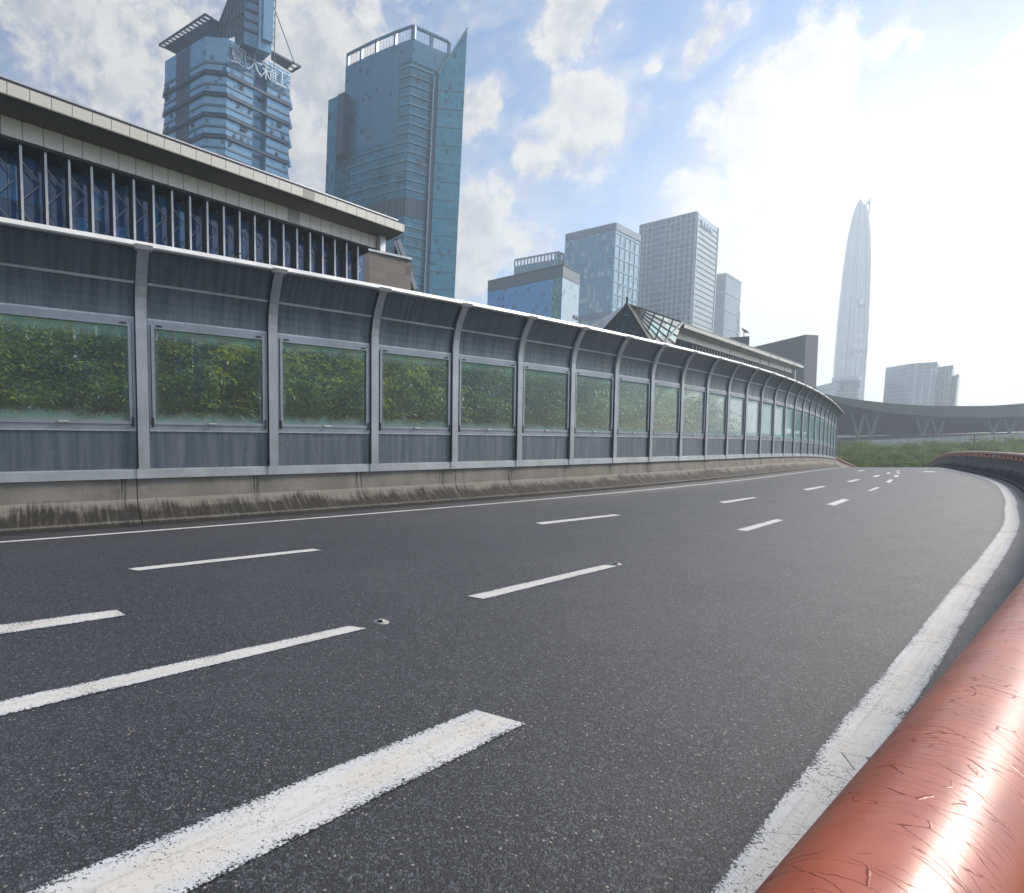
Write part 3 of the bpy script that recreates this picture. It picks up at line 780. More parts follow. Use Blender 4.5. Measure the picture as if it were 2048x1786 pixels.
nn_ = Vector((dd.y, -dd.x)); Pf = P0x - nn_ * 3.5
s0, s1 = along(39, 330, 0, Pf, dd), along(714, 530, 0, Pf, dd); stp = (s1 - s0) / 20
hallA, qA, dA, nA, LA = hall('exhibition_hall', 'long dark hall with pale canopy fascia and thin fins, behind the nearest barrier bays', P0x, P1, ZR, ((s0 - 5 * stp, -5), (s1, 20)), -6, 1.0)
hallA['label'] = 'long hall with pale canopy fascia and thin white fins rising behind the nearest barrier bays'
# brown stone block in front of the hall end
a, b = V2(738, 507, 25.2), V2(822, 516, 25.2)
blk = thing('stone_annex', 'small brown tiled stone block at the right end of the finned hall', 'building', (a.x, a.y, -6))
a3 = aty(738, 507, 60); b3 = aty(822, 516, 63)
mb = MB(); bk = Vector((.4, 9)); mb.prism([(a3.x, a3.y), (b3.x, b3.y), (b3.x + bk.x, b3.y + bk.y), (a3.x + bk.x, a3.y + bk.y)], -6, (a3.z + b3.z) / 2); mb.build('wall', M['brown'], blk)
mb = MB(); zt = (a3.z + b3.z) / 2; mb.prism([(a3.x - .05, a3.y - .15), (b3.x + .1, b3.y - .15), (b3.x + bk.x, b3.y + bk.y), (a3.x + bk.x, a3.y + bk.y)], zt + .003, zt + .22); mb.build('coping', M['fin'], blk)
# slanted glazed end of the hall
mb = MB(); e0, e1 = aty(797, 480, 74), aty(832, 580, 74)
mb.bar(e0, e1, .5, .5); mb.bar(aty(790, 482, 74.5), aty(802, 520, 74.5), .25); mb.build('raking_strut', M['fin'], hallA)
mb = MB(); mb.quad(aty(784, 600, 76), aty(832, 600, 76), aty(800, 478, 76), aty(790, 478, 76)); mb.build('end_glass', M['pyr'], hallA)

# second hall further along, with the glass pyramid before it
Q0, Q1 = V2(1368, 648, ZR), V2(1607, 732, ZR)
d2 = (Q1 - Q0).normalized(); n2 = Vector((d2.y, -d2.x)); Qf = Q0 - n2 * 3.5
s0, s1 = along(1383, 700, 0, Qf, d2), along(1585, 757, 0, Qf, d2)
hallB, qB, dB, nB_, LB_ = hall('exhibition_hall', 'second finned hall with pale canopy, between the glass pyramid and the dark slab wall', Q0, Q1, ZR, ((s0, 0), (s1, 44)), 15, .92, True)
# left end cap of the second hall
pyr = thing('glass_pyramid', 'dark glass pyramid skylight with steel ridges rising above the barrier', 'pyramid', (55, 120, -6))
ap = aty(1254, 608, 122); base = [aty(1093, 700, 134), aty(1150, 720, 124), aty(1197, 722, 117), aty(1333, 738, 111), aty(1363.6, 645, 127), aty(1300, 700, 148)]
mats = ['white', 'pyr', 'pyr', 'pyr', 'pyr', 'white']
for k in range(6):
    a, b = base[k], base[(k + 1) % 6]; mb = MB()
    dab = (b - a); L = dab.length; H = (ap - (a + b) / 2).length
    i = 0; mb.v = [tuple(a), tuple(b), tuple(ap)]; mb.f = [(0, 1, 2)]; t0 = (ap - a).dot(dab.normalized()); mb.uv = [(0, 0), (L, 0), (t0, H)]
    mb.build('glass_face' if mats[k] == 'pyr' else 'clad_face', M[mats[k]], pyr)
for k in (1, 2, 3, 4):
    mb = MB(); mb.bar(base[k], ap, .55 if k in (2, 3) else .3); mb.build('ridge', M['steel'], pyr)
mb = MB(); mb.bar(base[4], aty(1300, 712, 112), .6, .4); mb.build('eave', M['fin'], pyr)
mb = MB(); mb.bar(ap, ap + Vector((0, 0, 1.4)), .3); mb.build('finial', M['steel'], pyr)
for k in (1, 2, 3):          # glazing bars on the glass faces, parallel to each ridge foot
    a, b = base[k], base[k + 1]; mb = MB()
    for j in range(1, 6):
        f = j / 6; off = (ap - (a + b) / 2).cross(b - a).normalized() * -.12
        if off.dot(a) > 0: off = -off
        mb.bar(a.lerp(ap, f) + off, b.lerp(ap, f) + off, .17)
        mb.bar(a.lerp(b, f) + off, (a.lerp(ap, f) if f < .5 else b.lerp(ap, 1 - f)) + off if False else a.lerp(b, f).lerp(ap, .93) + off, .15)
    mb.build('glazing_bars', M['steel'], pyr)
p = aty(1345, 685, 150); p2 = aty(1382, 688, 152)
ann = thing('stone_annex', 'small grey stone block in front of the second hall beside the pyramid', 'building', (p.x, p.y, -6))
mb = MB(); mb.prism([(p.x, p.y), (p2.x, p2.y), (p2.x + 1, p2.y + 12), (p.x, p.y + 12)], -6, p.z + .3); mb.build('wall', M['brown'], ann)
# dark slab wall and rooftop box
a, b, c_ = aty(1507, 694, 300), aty(1612, 669, 262), aty(1637, 670.5, 268)
slabt = thing('slab_wall', 'tall dark grey slab building with sloping top behind the second hall', 'building', (b.x, b.y, -6))
mb = MB(); bk = Vector((4, 26)); lst = [(a, b), (b, c_)]
mb.quad((a.x, a.y, -6), (b.x, b.y, -6), tuple(b), tuple(a)); mb.quad((b.x, b.y, -6), (c_.x, c_.y, -6), tuple(c_), tuple(b))
A2, B2, C2 = [(q_.x + bk.x, q_.y + bk.y, q_.z) for q_ in (a, b, c_)]
mb.quad(tuple(c_), (c_.x, c_.y, -6), (C2[0], C2[1], -6), C2); mb.quad(tuple(a), tuple(b), B2, A2); mb.quad(tuple(b), tuple(c_), C2, B2); mb.quad(A2, B2, (B2[0], B2[1], -6), (A2[0], A2[1], -6)); mb.quad(B2, C2, (C2[0], C2[1], -6), (B2[0], B2[1], -6))
mb.build('wall', M['slate'], slabt)
wa, wb = aty(1538, 702, 262), aty(1562, 706, 262)
a, b = aty(1459, 674, 235), aty(1499, 673.5, 232)
rb = thing('rooftop_box', 'low dark box standing behind the roof of the second hall', 'building', (a.x, a.y, 10))
mb = MB(); mb.prism([(a.x, a.y), (b.x, b.y), (b.x + 3, b.y + 9), (a.x + 3, a.y + 9)], 10, (a.z + b.z) / 2); mb.build('wall', M['slate'], rb)
# satellite dish
p = aty(1488, 664, 236); dsh = thing('satellite_dish', 'small satellite dish tilted upward on top of the dark rooftop box', 'satellite dish', (p.x, p.y, p.z - 2.6))
mb = MB(); ax = Vector((.55, -.35, .75)).normalized(); e1_ = ax.orthogonal().normalized(); e2_ = ax.cross(e1_)
mb.grid([[p + ax * (r * r * .22) + (e1_ * math.cos(t * math.pi / 8) + e2_ * math.sin(t * math.pi / 8)) * r for t in range(17)] for r in (.01, .6, 1.2, 1.8)], None)
mb.build('reflector', M['roofm'], dsh, smooth=True)
mb = MB(); mb.tube([p - Vector((0, 0, 2.6)), p], .16, 8); mb.build('mast', M['steel'], dsh)
mb = MB(); mb.tube([p + e1_ * 1.2 + ax * .3, p + ax * 1.5], .06, 6); mb.build('feed_arm', M['steel'], dsh)


# ---- towers
def outn(a, b):
    d = (b - a).normalized(); n = Vector((d.y, -d.x)); return n if n.dot((a + b) / 2) < 0 else -n


def ribs(mb, a, b, z0, z1, xs, zs, wx, wz, dep):
    """vertical bars at fractions xs and horizontal bars at heights zs on face a-b, standing proud by dep"""
    d = b - a; n = outn(a, b); u_ = d.normalized()
    for f in xs:
        p = a + d * f - u_ * wx / 2; mb.obox((p.x, p.y, z0), (u_ * wx).to_3d(), (n * dep).to_3d(), (0, 0, z1 - z0))
    for z in zs:
        mb.obox((a.x, a.y, z - wz / 2), d.to_3d(), (n * (dep - .03)).to_3d(), (0, 0, wz))


def frange(a, b, s):
    r = []
    while a < b: r.append(a); a += s
    return r


M.update(
    t1glass=facade('pale_blue_glass', (.19, .35, .50), (.08, .16, .26), 1.5, 1.75, .10, .08, .18, .35, .25, seed=1.0),
    t1dark=facade('dark_louvre', (.02, .05, .10), (.02, .03, .05), 1.1, 60, .3, .1, .5, .2, .1, seed=2.0),
    t1shaft=facade('teal_blue_glass', (.07, .17, .27), (.05, .10, .16), 1.6, 1.75, .08, .08, .15, .3, .4, seed=5.0),
    t1band=plain('grey_spandrel', (.09, .15, .22), .5, .2, scale=.3), t1ledge=plain('dark_ledge', (.025, .052, .095), .55, .2, scale=.3),
    t2glass=facade('teal_curtain_wall', (.02, .16, .24), (.01, .06, .11), 1.5, 3.8, .28, .35, .14, .2, 1.0, seed=4.0),
    t2plain=facade('blue_panel_wall', (.05, .18, .29), (.025, .09, .15), 1.5, 1.9, .12, .10, .2, .3, .15, seed=8.0),
    t2wing=facade('teal_wing_glass', (.04, .24, .34), (.02, .13, .21), 1.5, 1.9, .12, .14, .14, .25, .6, seed=6.0),
    t2belt=facade('dark_belt_louvre', (.02, .045, .07), (.06, .11, .16), 1.5, 60, .5, .1, .5, .2, .1, seed=2.0),
    ledge=plain('pale_ledge', (.24, .36, .42), .4, .3, scale=.3),
    t3glass=facade('blue_grid_glass', (.05, .24, .46), (.03, .12, .24), 1.4, 2.0, .09, .12, .1, .35, .5, seed=11.0),
    t3light=facade('sunlit_grid_glass', (.42, .52, .58), (.22, .28, .32), 1.6, 2.0, .1, .10, .15, .2, .1, seed=12.0),  # paler copy for the right face, sunlight put into the colour
    t3dark=facade('dark_roof_louvre', (.045, .065, .09), (.09, .12, .15), 1.5, 1.2, .3, .3, .5, .2, .1, seed=13.0),
    t4glass=facade('blue_grey_glass', (.035, .17, .29), (.07, .15, .22), 2.3, 4.0, .18, .5, .12, .3, .9, bright_pane=(.30, .40, .46), seed=14.0),
    t4side=facade('silver_glass', (.30, .42, .50), (.12, .18, .23), 2.0, 4.0, .5, .9, .15, .3, .6, seed=15.0),
    t5glass=facade('grey_teal_glass', (.04, .18, .26), (.03, .1, .16), 2.6, 4.0, .1, .1, .15, .2, .4, seed=16.0),
    rib=plain('pale_concrete_grid', (.33, .40, .46), .6, scale=.2), t5side=facade('sunlit_window_wall', (.40, .46, .50), (.16, .22, .27), 1.5, 4.0, .28, .55, .4, .1, .1, seed=17.0),  # window wall of the right face has sunlight put into its paleness
    t6=facade('grey_tower_glass', (.08, .14, .18), (.08, .12, .14), 1.6, 4.0, .1, .3, .2, .2, .4, seed=18.0),
    punched=plain('punched_frame', (.16, .23, .29), .6, scale=.2),
    far1=facade('far_striped_glass', (.34, .42, .48), (.52, .58, .62), 3.0, 200, 1.2, .1, .25, .2, .2, seed=19.0),  # pale glass, made paler still to stand in for haze
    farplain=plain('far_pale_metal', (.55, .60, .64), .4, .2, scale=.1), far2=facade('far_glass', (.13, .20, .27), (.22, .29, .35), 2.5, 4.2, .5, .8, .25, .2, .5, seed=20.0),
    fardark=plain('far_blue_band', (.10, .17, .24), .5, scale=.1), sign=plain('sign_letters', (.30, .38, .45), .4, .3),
)


def text_mesh(name, txt, mat, parent, origin3, xdir, zdir, size, thick, mirror=True):
    """lettering as solid mesh, on plane xdir/zdir; mirrored as it reads in the photo"""
    cu = bpy.data.curves.new(name, 'FONT'); cu.body = txt; cu.size = size; cu.extrude = thick / 2; cu.align_x = 'CENTER'; cu.align_y = 'CENTER'
    ob = bpy.data.objects.new(name, cu); COL.objects.link(ob)
    dg = bpy.context.evaluated_depsgraph_get(); dg.update()
    me = bpy.data.meshes.new_from_object(ob.evaluated_get(dg)); bpy.data.objects.remove(ob); bpy.data.curves.remove(cu)
    x = Vector(xdir).normalized() * (-1 if mirror else 1); z = Vector(zdir).normalized(); y = x.cross(z)
    r = parent
    while r.parent is not None: r = r.parent
    oo = Vector(ORIG.get(r.name, tuple(r.location)))
    for v in me.vertices:
        c = v.co.copy(); v.co = Vector(origin3) + x * c.x + z * c.y + y * c.z - oo
    if mirror: me.flip_normals()
    me.materials.clear(); me.materials.append(mat); me.name = name
    ob = bpy.data.objects.new(name, me); COL.objects.link(ob); ob.parent = parent; return ob


# tower 1: stepped pale-blue tower with the slanting winged roof
ZT = 150.0
A, B, C_, D_ = V2(330, 128, ZT), V2(411, 74, ZT), V2(455, 77, ZT), V2(581, 143, ZT)
back = (A + D_) - (B + C_) / 2
ctr = (A + D_) / 2
tw1 = thing('office_tower', 'banded pale blue tower with winged roof and mirrored lettering, left of the sky', 'tower', (C_.x, C_.y, -6), lean=.035, top=ZT)
tw1['label'] = 'banded pale blue tower with a winged roof and mirrored sign lettering'
u1 = (D_ - C_).normalized(); L1 = (D_ - C_).length
S1, S2 = C_ + u1 * L1 * .40, C_ + u1 * L1 * .62     # recessed shaft between these
nC = outn(C_, D_); vA = (A - B); G1, G2 = B + vA * .36, B + vA * .70
core = [A, B, C_, S1, S1 - nC * 2.2, S2 - nC * 2.2, S2, D_, D_ + (back - D_) * .9, A + (back - A) * .9]
mb = MB(); mb.prism([tuple(p) for p in core], -6, ZT); mb.build('glass_wall', M['t1glass'], tw1)
mb = MB(); nv = outn(A, B); mb.prism([tuple(G1 + nv * .05), tuple(G2 + nv * .05), tuple(G2 - nv * 1), tuple(G1 - nv * 1)], -6, ZT - .3, cap=False); mb.build('louvre_strip', M['t1dark'], tw1)
z = ZT - 9.5; k = 0
while z > 45:
    strong = k % 2 == 1
    for seg in ((A, G2), (G1, B), (B, C_), (C_, S1), (S2, D_)):
        a, b = seg; n = outn(a, b); mb = MB(); h = .95 if strong else .75
        if strong and seg[0] in (A, C_, S2, B): pass
        mb.obox((a.x, a.y, z), (b - a).to_3d(), (n * (.75 if strong else .28)).to_3d(), (0, 0, h))
        if strong: mb.obox((a.x, a.y, z + h + .25), (b - a).to_3d(), (n * .4).to_3d(), (0, 0, .45))
        mb.build('ledge' if strong else 'spandrel', M['t1ledge' if strong else 't1band'], tw1)
    if strong:
        for a, b in ((G1, G2), (S1, S2)):
            n = outn(a, b); mb = MB(); mb.obox((a.x, a.y, z), (b - a).to_3d(), (n * .75).to_3d(), (0, 0, .95)); mb.build('ledge', M['t1ledge'], tw1)
        # flared corner flaps seen at both outer edges
        for P_, dr in ((A, (A - B).normalized()), (D_, u1)):
            mb = MB(); n = outn(C_, D_) if P_ is D_ else outn(A, B)
            q0 = P_; mb.v = []; a0 = (q0.x, q0.y, z + 4.6); a1 = (q0.x + dr.x * 1.7, q0.y + dr.y * 1.7, z + .2); a2 = (q0.x, q0.y, z); s3 = (-n * 3).to_3d()
            mb.tri(a0, a1, a2); mb.tri(Vector(a0) + s3, Vector(a2) + s3, Vector(a1) + s3); mb.quad(a0, Vector(a0) + s3, Vector(a1) + s3, a1); mb.quad(a1, Vector(a1) + s3, Vector(a2) + s3, a2)
            mb.build('corner_flap', M['t1glass'], tw1)
    z -= 3.95 if k % 2 == 0 else 3.6; k += 1
random.seed(11)
for _ in range(44):        # top-hung windows standing open
    a, b = random.choice(((C_, S1), (S2, D_), (G1, B), (A, G2), (S1, S2)))
    f = random.uniform(.12, .85); zz = ZT - 9.5 - random.randint(0, 14) * 3.78 - 2.0; n = outn(a, b); p = a.lerp(b, f); uu = (b - a).normalized()
    if a is S1: p = p - n * 2.2
    mb = MB(); w_ = 1.25; t0 = Vector((p.x, p.y, zz + 1.5)); bo = Vector((p.x, p.y, zz)) + (n * .65).to_3d(); X = (uu * w_).to_3d()
    mb.quad(bo, bo + X, t0 + X, t0); mb.quad(bo + Vector((0, 0, -.02)), t0 + (n * .02).to_3d() * -1, t0 + X, bo + X)
    mb.quad(bo, t0, Vector((p.x, p.y, zz)), bo); mb.build('open_window', M['t1dark'], tw1)
# shaft glass and fin mast
mb = MB(); mb.prism([tuple(S1 - nC * 2.19 + nC * .06), tuple(S2 - nC * 2.13), tuple(S2 - nC * 4), tuple(S1 - nC * 4)], 20, ZT + 3); mb.build('shaft_glass', M['t1shaft'], tw1)
m0, m1 = V2(488, 80, ZT), V2(541, 100, ZT); mz = ZT + 42
mb = MB(); mb.prism([tuple(m0), tuple(m0.lerp(m1, .5)), tuple(m0.lerp(m1, .5) - nC * 7), tuple(m0 - nC * 7)], ZT - 1, mz - 3); mb.build('mast_core', M['t1shaft'], tw1)
mb = MB(); mb.prism([tuple(m0.lerp(m1, .5) + nC * .4), tuple(m1 + nC * .4), tuple(m1 - nC * 7), tuple(m0.lerp(m1, .5) - nC * 7)], ZT - 1, mz); mb.build('mast_blade', M['t1glass'], tw1)
mb = MB(); mb.prism([tuple(m0.lerp(m1, .62) + nC * 1.6), tuple(m1 + nC * 1.6), tuple(m1 + nC * .43), tuple(m0.lerp(m1, .62) + nC * .43)], ZT + 2.5, mz + 1); mb.build('mast_panel', M['t1glass'], tw1)
for j in range(9):
    mb = MB(); zz = ZT + 4 + j * 3.6; p0_, p1_ = m0 + nC * .05, m0.lerp(m1, .5) + nC * .05
    mb.obox((p0_.x, p0_.y, zz), (p1_ - p0_).to_3d(), (nC * .5).to_3d(), (0, 0, .8)); mb.build('mast_louvre', M['t1ledge'], tw1)
# wing truss climbing to the mast
wr = m0 + (A - C_).normalized() * 13
for k, (q0, q1, z0_, z1_) in enumerate(((wr, m0, ZT + 8, ZT + 30), (wr, m0, ZT + 2, ZT + 22), (wr, m0, ZT + 8, ZT + 10), (wr, m0 + (wr - m0) * .5, ZT + 8, ZT - 2))):
    mb = MB(); mb.bar((q0.x, q0.y, z0_), (q1.x, q1.y, z1_), .55); mb.build('truss_member', M['t1ledge'], tw1)
for j in range(7):
    f = .12 + j * .125; p_ = wr.lerp(m0, f); mb = MB(); mb.bar((p_.x, p_.y, ZT + 8 + 22 * f), (p_.x, p_.y, ZT + 2 + 1.5 * f), .32); mb.build('truss_member', M['t1band'], tw1)
mb = MB(); wp = [(wr.x, wr.y, ZT + 7.6), (m0.x, m0.y, ZT + 29), (m0.x, m0.y, ZT + 6), (wr.x, wr.y, ZT + 4)]; off3 = (-nC * .5).to_3d()
mb.quad(*[Vector(q_) + off3 for q_ in wp]); mb.quad(*[Vector(q_) + off3 * 2 for q_ in wp[::-1]]); mb.build('mesh_screen', M['t1dark'], tw1)
# left winged canopy: thin slab with a row of openings along its outer edge
za = ZT + 8.5
k1, k2, k3, k4 = aty(316, 97, ctr.y + 4), aty(407, 32, B.y + 2), aty(478, 70, C_.y + 1), aty(352, 114, ctr.y - 2)
k1, k2, k3, k4 = [Vector(q_) for q_ in (V2(316, 97, za).to_3d() + Vector((0, 0, za)), V2(407, 32, za).to_3d() + Vector((0, 0, za)), V2(478, 70, za).to_3d() + Vector((0, 0, za)), V2(352, 114, za).to_3d() + Vector((0, 0, za)))]
upz = Vector((0, 0, .7))
def slab4(mb, a, b, c, d, h):
    mb.quad(a, b, c, d); mb.quad(d + h, c + h, b + h, a + h)
    for x, y in ((a, b), (b, c), (c, d), (d, a)): mb.quad(x, x + h, y + h, y)
i1, i2 = k1.lerp(k4, .30), k2.lerp(k3, .22)
mb = MB(); slab4(mb, i1, i2, k3, k4, upz); mb.build('wing_canopy', M['t1ledge'], tw1)
mb = MB(); slab4(mb, k1, k2, k2.lerp(k3, .035), k1.lerp(k4, .05), upz)
for j in range(14):
    f = j / 13; a = k1.lerp(k2, f); b = i1.lerp(i2, f); mb.bar(a + upz / 2, b + upz / 2, .55, .7)
mb.build('perforated_edge', M['t1ledge'], tw1)
w1, w2, w3, w4 = [V2(u, v, za - 1).to_3d() + Vector((0, 0, za - 1)) for u, v in ((541, 101), (601, 131), (583, 143), (541, 118))]
j1, j2 = w1.lerp(w2, .74), w4.lerp(w3, .74)
mb = MB(); slab4(mb, w1, j1, j2, w4, upz); mb.build('wing_canopy', M['t1ledge'], tw1)
mb = MB(); slab4(mb, w1.lerp(w2, .94), w2, w3, w4.lerp(w3, .94), upz)
for f in (0.02, .5, .98): mb.bar(j1.lerp(j2, f) + upz / 2, w2.lerp(w3, f) + upz / 2, .5, .7)
mb.build('perforated_edge', M['t1ledge'], tw1)
mt = V2(548, 75, ZT + 18); mb = MB(); mb.bar((m1.x + 1, m1.y, ZT + 16), j1.lerp(w2, .2), .35); mb.build('stay', M['t1band'], tw1)
for j in range(12):
    mb = MB(); zz = ZT + 2 + j * 2.7; q_ = m1 + u1 * 1.6; mb.tube([(m1.x, m1.y, zz), (q_.x, q_.y, zz + .8), (m1.x, m1.y, zz + 2.2)], .16, 5); mb.build('antenna_rung', M['t1band'], tw1)
mb = MB(); q_ = m1 + u1 * 1.7; mb.bar((q_.x, q_.y, ZT - 6), (q_.x, q_.y, ZT + 33), .35); mb.build('antenna_pole', M['t1band'], tw1)
# sign characters, mirrored as photographed
for ch, f in zip('\u5ec8\u5927\u8607\u6c5f', (.15, .39, .63, .87)):
    p = C_ + u1 * L1 * f + nC * 1.0
    text_mesh('sign_character', ch, M['sign'], tw1, (p.x, p.y, ZT - 5.2), u1.to_3d(), (0, 0, 1), 7.6, .5)

# tower 2: glass slab with a blade wing
ZT = 175.0
Lb, c1, c2, c3, Cn, Rn = [V2(u, v, ZT) for u, v in ((693, 112), (720, 97), (750, 81), (788, 63.5), (826, 48), (898, 77))]
tw2 = thing('office_tower', 'tall teal glass tower with open crown and pointed glass blade on its right', 'tower', (Cn.x, Cn.y, -6), lean=.040, top=ZT)
n2_ = outn(Cn, Rn); u2 = (Rn - Cn).normalized(); LR = (Rn - Cn).length
Bk = Lb + (Rn - Cn); crown = 6.0; ZB = ZT - crown
front = [Lb, c1, c2, c3, Cn]
body = front + [Rn, Bk]
mb = MB(); mb.prism([tuple(p) for p in body], -6, ZB); mb.build('glass_wall', M['t2glass'], tw2)
# smooth upper panel field on the left face and belt of louvres
mb = MB()
for a, b in zip(front, front[1:]):
    n = outn(a, b); a_, b_ = a + n * .25, b + n * .25
    if b is Cn: b_ = a_.lerp(b_, .42)
    mb.quad((a_.x, a_.y, ZT - 46), (b_.x, b_.y, ZT - 46), (b_.x, b_.y, ZB), (a_.x, a_.y, ZB), uv=[(a_.x, 0), (b_.x, 0), (b_.x, 40), (a_.x, 40)])
mb.build('panel_field', M['t2plain'], tw2)
mb = MB(); a_, b_ = c3.lerp(Cn, .40), Cn; n = outn(c3, Cn)
for a, b in ((a_, b_), (Cn, Rn)):
    n = outn(a, b); a2, b2 = a + n * .25, b + n * .25; mb.quad((a2.x, a2.y, ZB - 9), (b2.x, b2.y, ZB - 9), (b2.x, b2.y, ZB), (a2.x, a2.y, ZB), uv=[(0, 0), ((b - a).length, 0), ((b - a).length, 9), (0, 9)])
mb.build('top_band', M['t2plain'], tw2)
for zlo, zhi in ((ZT - 78, ZT - 70),):
    for a, b in list(zip(front, front[1:])) + [(Cn, Rn)]:
        n = outn(a, b); a2, b2 = a + n * .28, b + n * .28; mb = MB()
        L = (b - a).length; mb.quad((a2.x, a2.y, zlo), (b2.x, b2.y, zlo), (b2.x, b2.y, zhi), (a2.x, a2.y, zhi), uv=[(0, 0), (L, 0), (L, 8), (0, 8)]); mb.build('belt_louvre', M['t2belt'], tw2)
z = ZB - 11
while z > 36:
    mb = MB()
    if z > ZT - 46: segs = [(c3.lerp(Cn, .44), Cn), (Cn, Rn)]
    else: segs = list(zip(front, front[1:])) + [(Cn, Rn)]
    if not (ZT - 79 < z < ZT - 69):
        for a, b in segs:
            n = outn(a, b); mb.obox((a.x, a.y, z), (b - a).to_3d(), (n * .55).to_3d(), (0, 0, .28))
        mb.build('floor_ledge', M['ledge'], tw2)
    z -= 3.85
# crown: rim on posts, sky showing between
for a, b in list(zip(front, front[1:])) + [(Cn, Rn)]:
    mb = MB(); n = outn(a, b); mb.obox((a.x, a.y, ZT - .7), (b - a).to_3d(), (-n * 1.2).to_3d(), (0, 0, .7)); mb.build('crown_rim', M['t2plain'], tw2)
    nP = max(1, round((b - a).length / 9))
    for k in range(nP + 1):
        p = a.lerp(b, k / nP); mb = MB(); d = (b - a).normalized() * 1.1; mb.obox((p.x, p.y, ZB), d.to_3d(), (-n * 1.2).to_3d(), (0, 0, crown - .7)); mb.build('crown_post', M['t2plain'], tw2)
    mb = MB()
    for k in range(1, round((b - a).length / 1.5)):
        p = a.lerp(b, k * 1.5 / (b - a).length); mb.bar((p.x, p.y, ZB), (p.x, p.y, ZT - .7), .13)
    mb.build('crown_mullions', M['ledge'], tw2)
# side block at the left edge with dark return
l0, l1, l2 = V2(680, 153, ZT - 12), V2(697, 147, ZT - 12), V2(713, 152, ZT - 12)
mb = MB(); l1 = Lb + outn(Lb, c1) * 5; l0 = l1 + (Lb - c1).normalized() * 5.5; mb.prism([tuple(l0), tuple(l1), tuple(Lb + (c1 - Lb) * .1), tuple(Lb + (Lb - c1).normalized() * 5.5)], -6, ZT - 21); mb.build('side_block', M['t2glass'], tw2)
mb = MB(); nn2 = (l1 - Lb).normalized(); s_ = l1 + (c1 - Lb).normalized() * 4; mb.prism([tuple(l1 + (l1 - l0).normalized() * .05), tuple(s_), tuple(Lb + (c1 - Lb).normalized() * 4), tuple(Lb)], ZT - 47, ZT - 20.5); mb.build('dark_return', M['t1dark'], tw2)
# blade wing
wz = ZT + 3.0
g0 = Cn + u2 * LR * .74; g1 = V2(934, 54, wz)
tdir_ = (g1 - g0).normalized(); wn = outn(g0, g1)
zlow = ZT - 17
a, b = g0 + wn * 2.0, g1 + wn * .5
mb = MB(); th = (-wn * 2.0).to_3d(); P_ = [Vector((a.x, a.y, -6)), Vector((b.x, b.y, -6)), Vector((b.x, b.y, wz)), Vector((a.x, a.y, zlow))]
Lw = (b - a).length
mb.quad(*P_, uv=[(0, -6), (Lw, -6), (Lw, wz), (0, zlow)]); mb.quad(*[q_ + th for q_ in P_[::-1]], uv=[(0, zlow), (Lw, wz), (Lw, -6), (0, -6)])
for k in range(4): mb.quad(P_[k], P_[(k + 1) % 4], P_[(k + 1) % 4] + th, P_[k] + th)
mb.build('blade_wing', M['t2wing'], tw2)
mb = MB(); mb.bar(Vector((a.x, a.y, zlow)) + (wn * .3).to_3d(), Vector((b.x, b.y, wz)) + (wn * .3).to_3d(), .6); mb.build('blade_edge', M['ledge'], tw2)
mb = MB(); p_ = g0 + wn * .3; mb.obox((p_.x - u2.x * 1.6, p_.y - u2.y * 1.6, -6), (u2 * 1.5).to_3d(), (wn * 1.4).to_3d(), (0, 0, zlow + 6)); mb.build('dark_groove', M['t1dark'], tw2)
mb = MB(); mb.obox((p_.x - u2.x * 2.4, p_.y - u2.y * 2.4, -6), (u2 * .7).to_3d(), (wn * 1.5).to_3d(), (0, 0, zlow + 5)); mb.build('corner_mullion', M['ledge'], tw2)
mb = MB()
for k in range(int((zlow - 30) / 3.8)):
    if k % 2: continue
    zz = 30 + k * 3.8; mb.obox((a.x, a.y, zz), (b - a).to_3d(), (wn * .3).to_3d(), (0, 0, .22))
mb.build('wing_ledges', M['ledge'], tw2)


def box_tower(name, label, zt, pL, pC, pR, matL, matR, lean, depth=.9, extra=None):
    """two visible faces meeting at corner C; back corner closes the plan"""
    L_, C0, R_ = V2(*pL, zt), V2(*pC, zt), V2(*pR, zt)
    t_ = thing(name, label, 'tower', (C0.x, C0.y, -6), lean=lean, top=zt)
    Bk_ = L_ + (R_ - C0) * 1.0
    mb = MB(); n = outn(L_, C0)
    pts = [L_, C0, R_, Bk_]
    # left wall part and right wall part as separate meshes butted at the corner
    mb.quad((L_.x, L_.y, -6), (C0.x, C0.y, -6), (C0.x, C0.y, zt), (L_.x, L_.y, zt), uv=[(0, -zt), ((C0 - L_).length, -zt), ((C0 - L_).length, 6), (0, 6)])
    mb.quad((Bk_.x, Bk_.y, -6), (L_.x, L_.y, -6), (L_.x, L_.y, zt), (Bk_.x, Bk_.y, zt))
    mb.poly([(p.x, p.y, zt) for p in pts]); mb.build('front_wall', M[matL], t_)
    mb = MB(); W_ = (R_ - C0).length
    mb.quad((C0.x, C0.y, -6), (R_.x, R_.y, -6), (R_.x, R_.y, zt), (C0.x, C0.y, zt), uv=[(0, -zt), (W_, -zt), (W_, 6), (0, 6)])
    mb.quad((R_.x, R_.y, -6), (Bk_.x, Bk_.y, -6), (Bk_.x, Bk_.y, zt), (R_.x, R_.y, zt)); mb.build('side_wall', M[matR], t_)
    return t_, L_, C0, R_


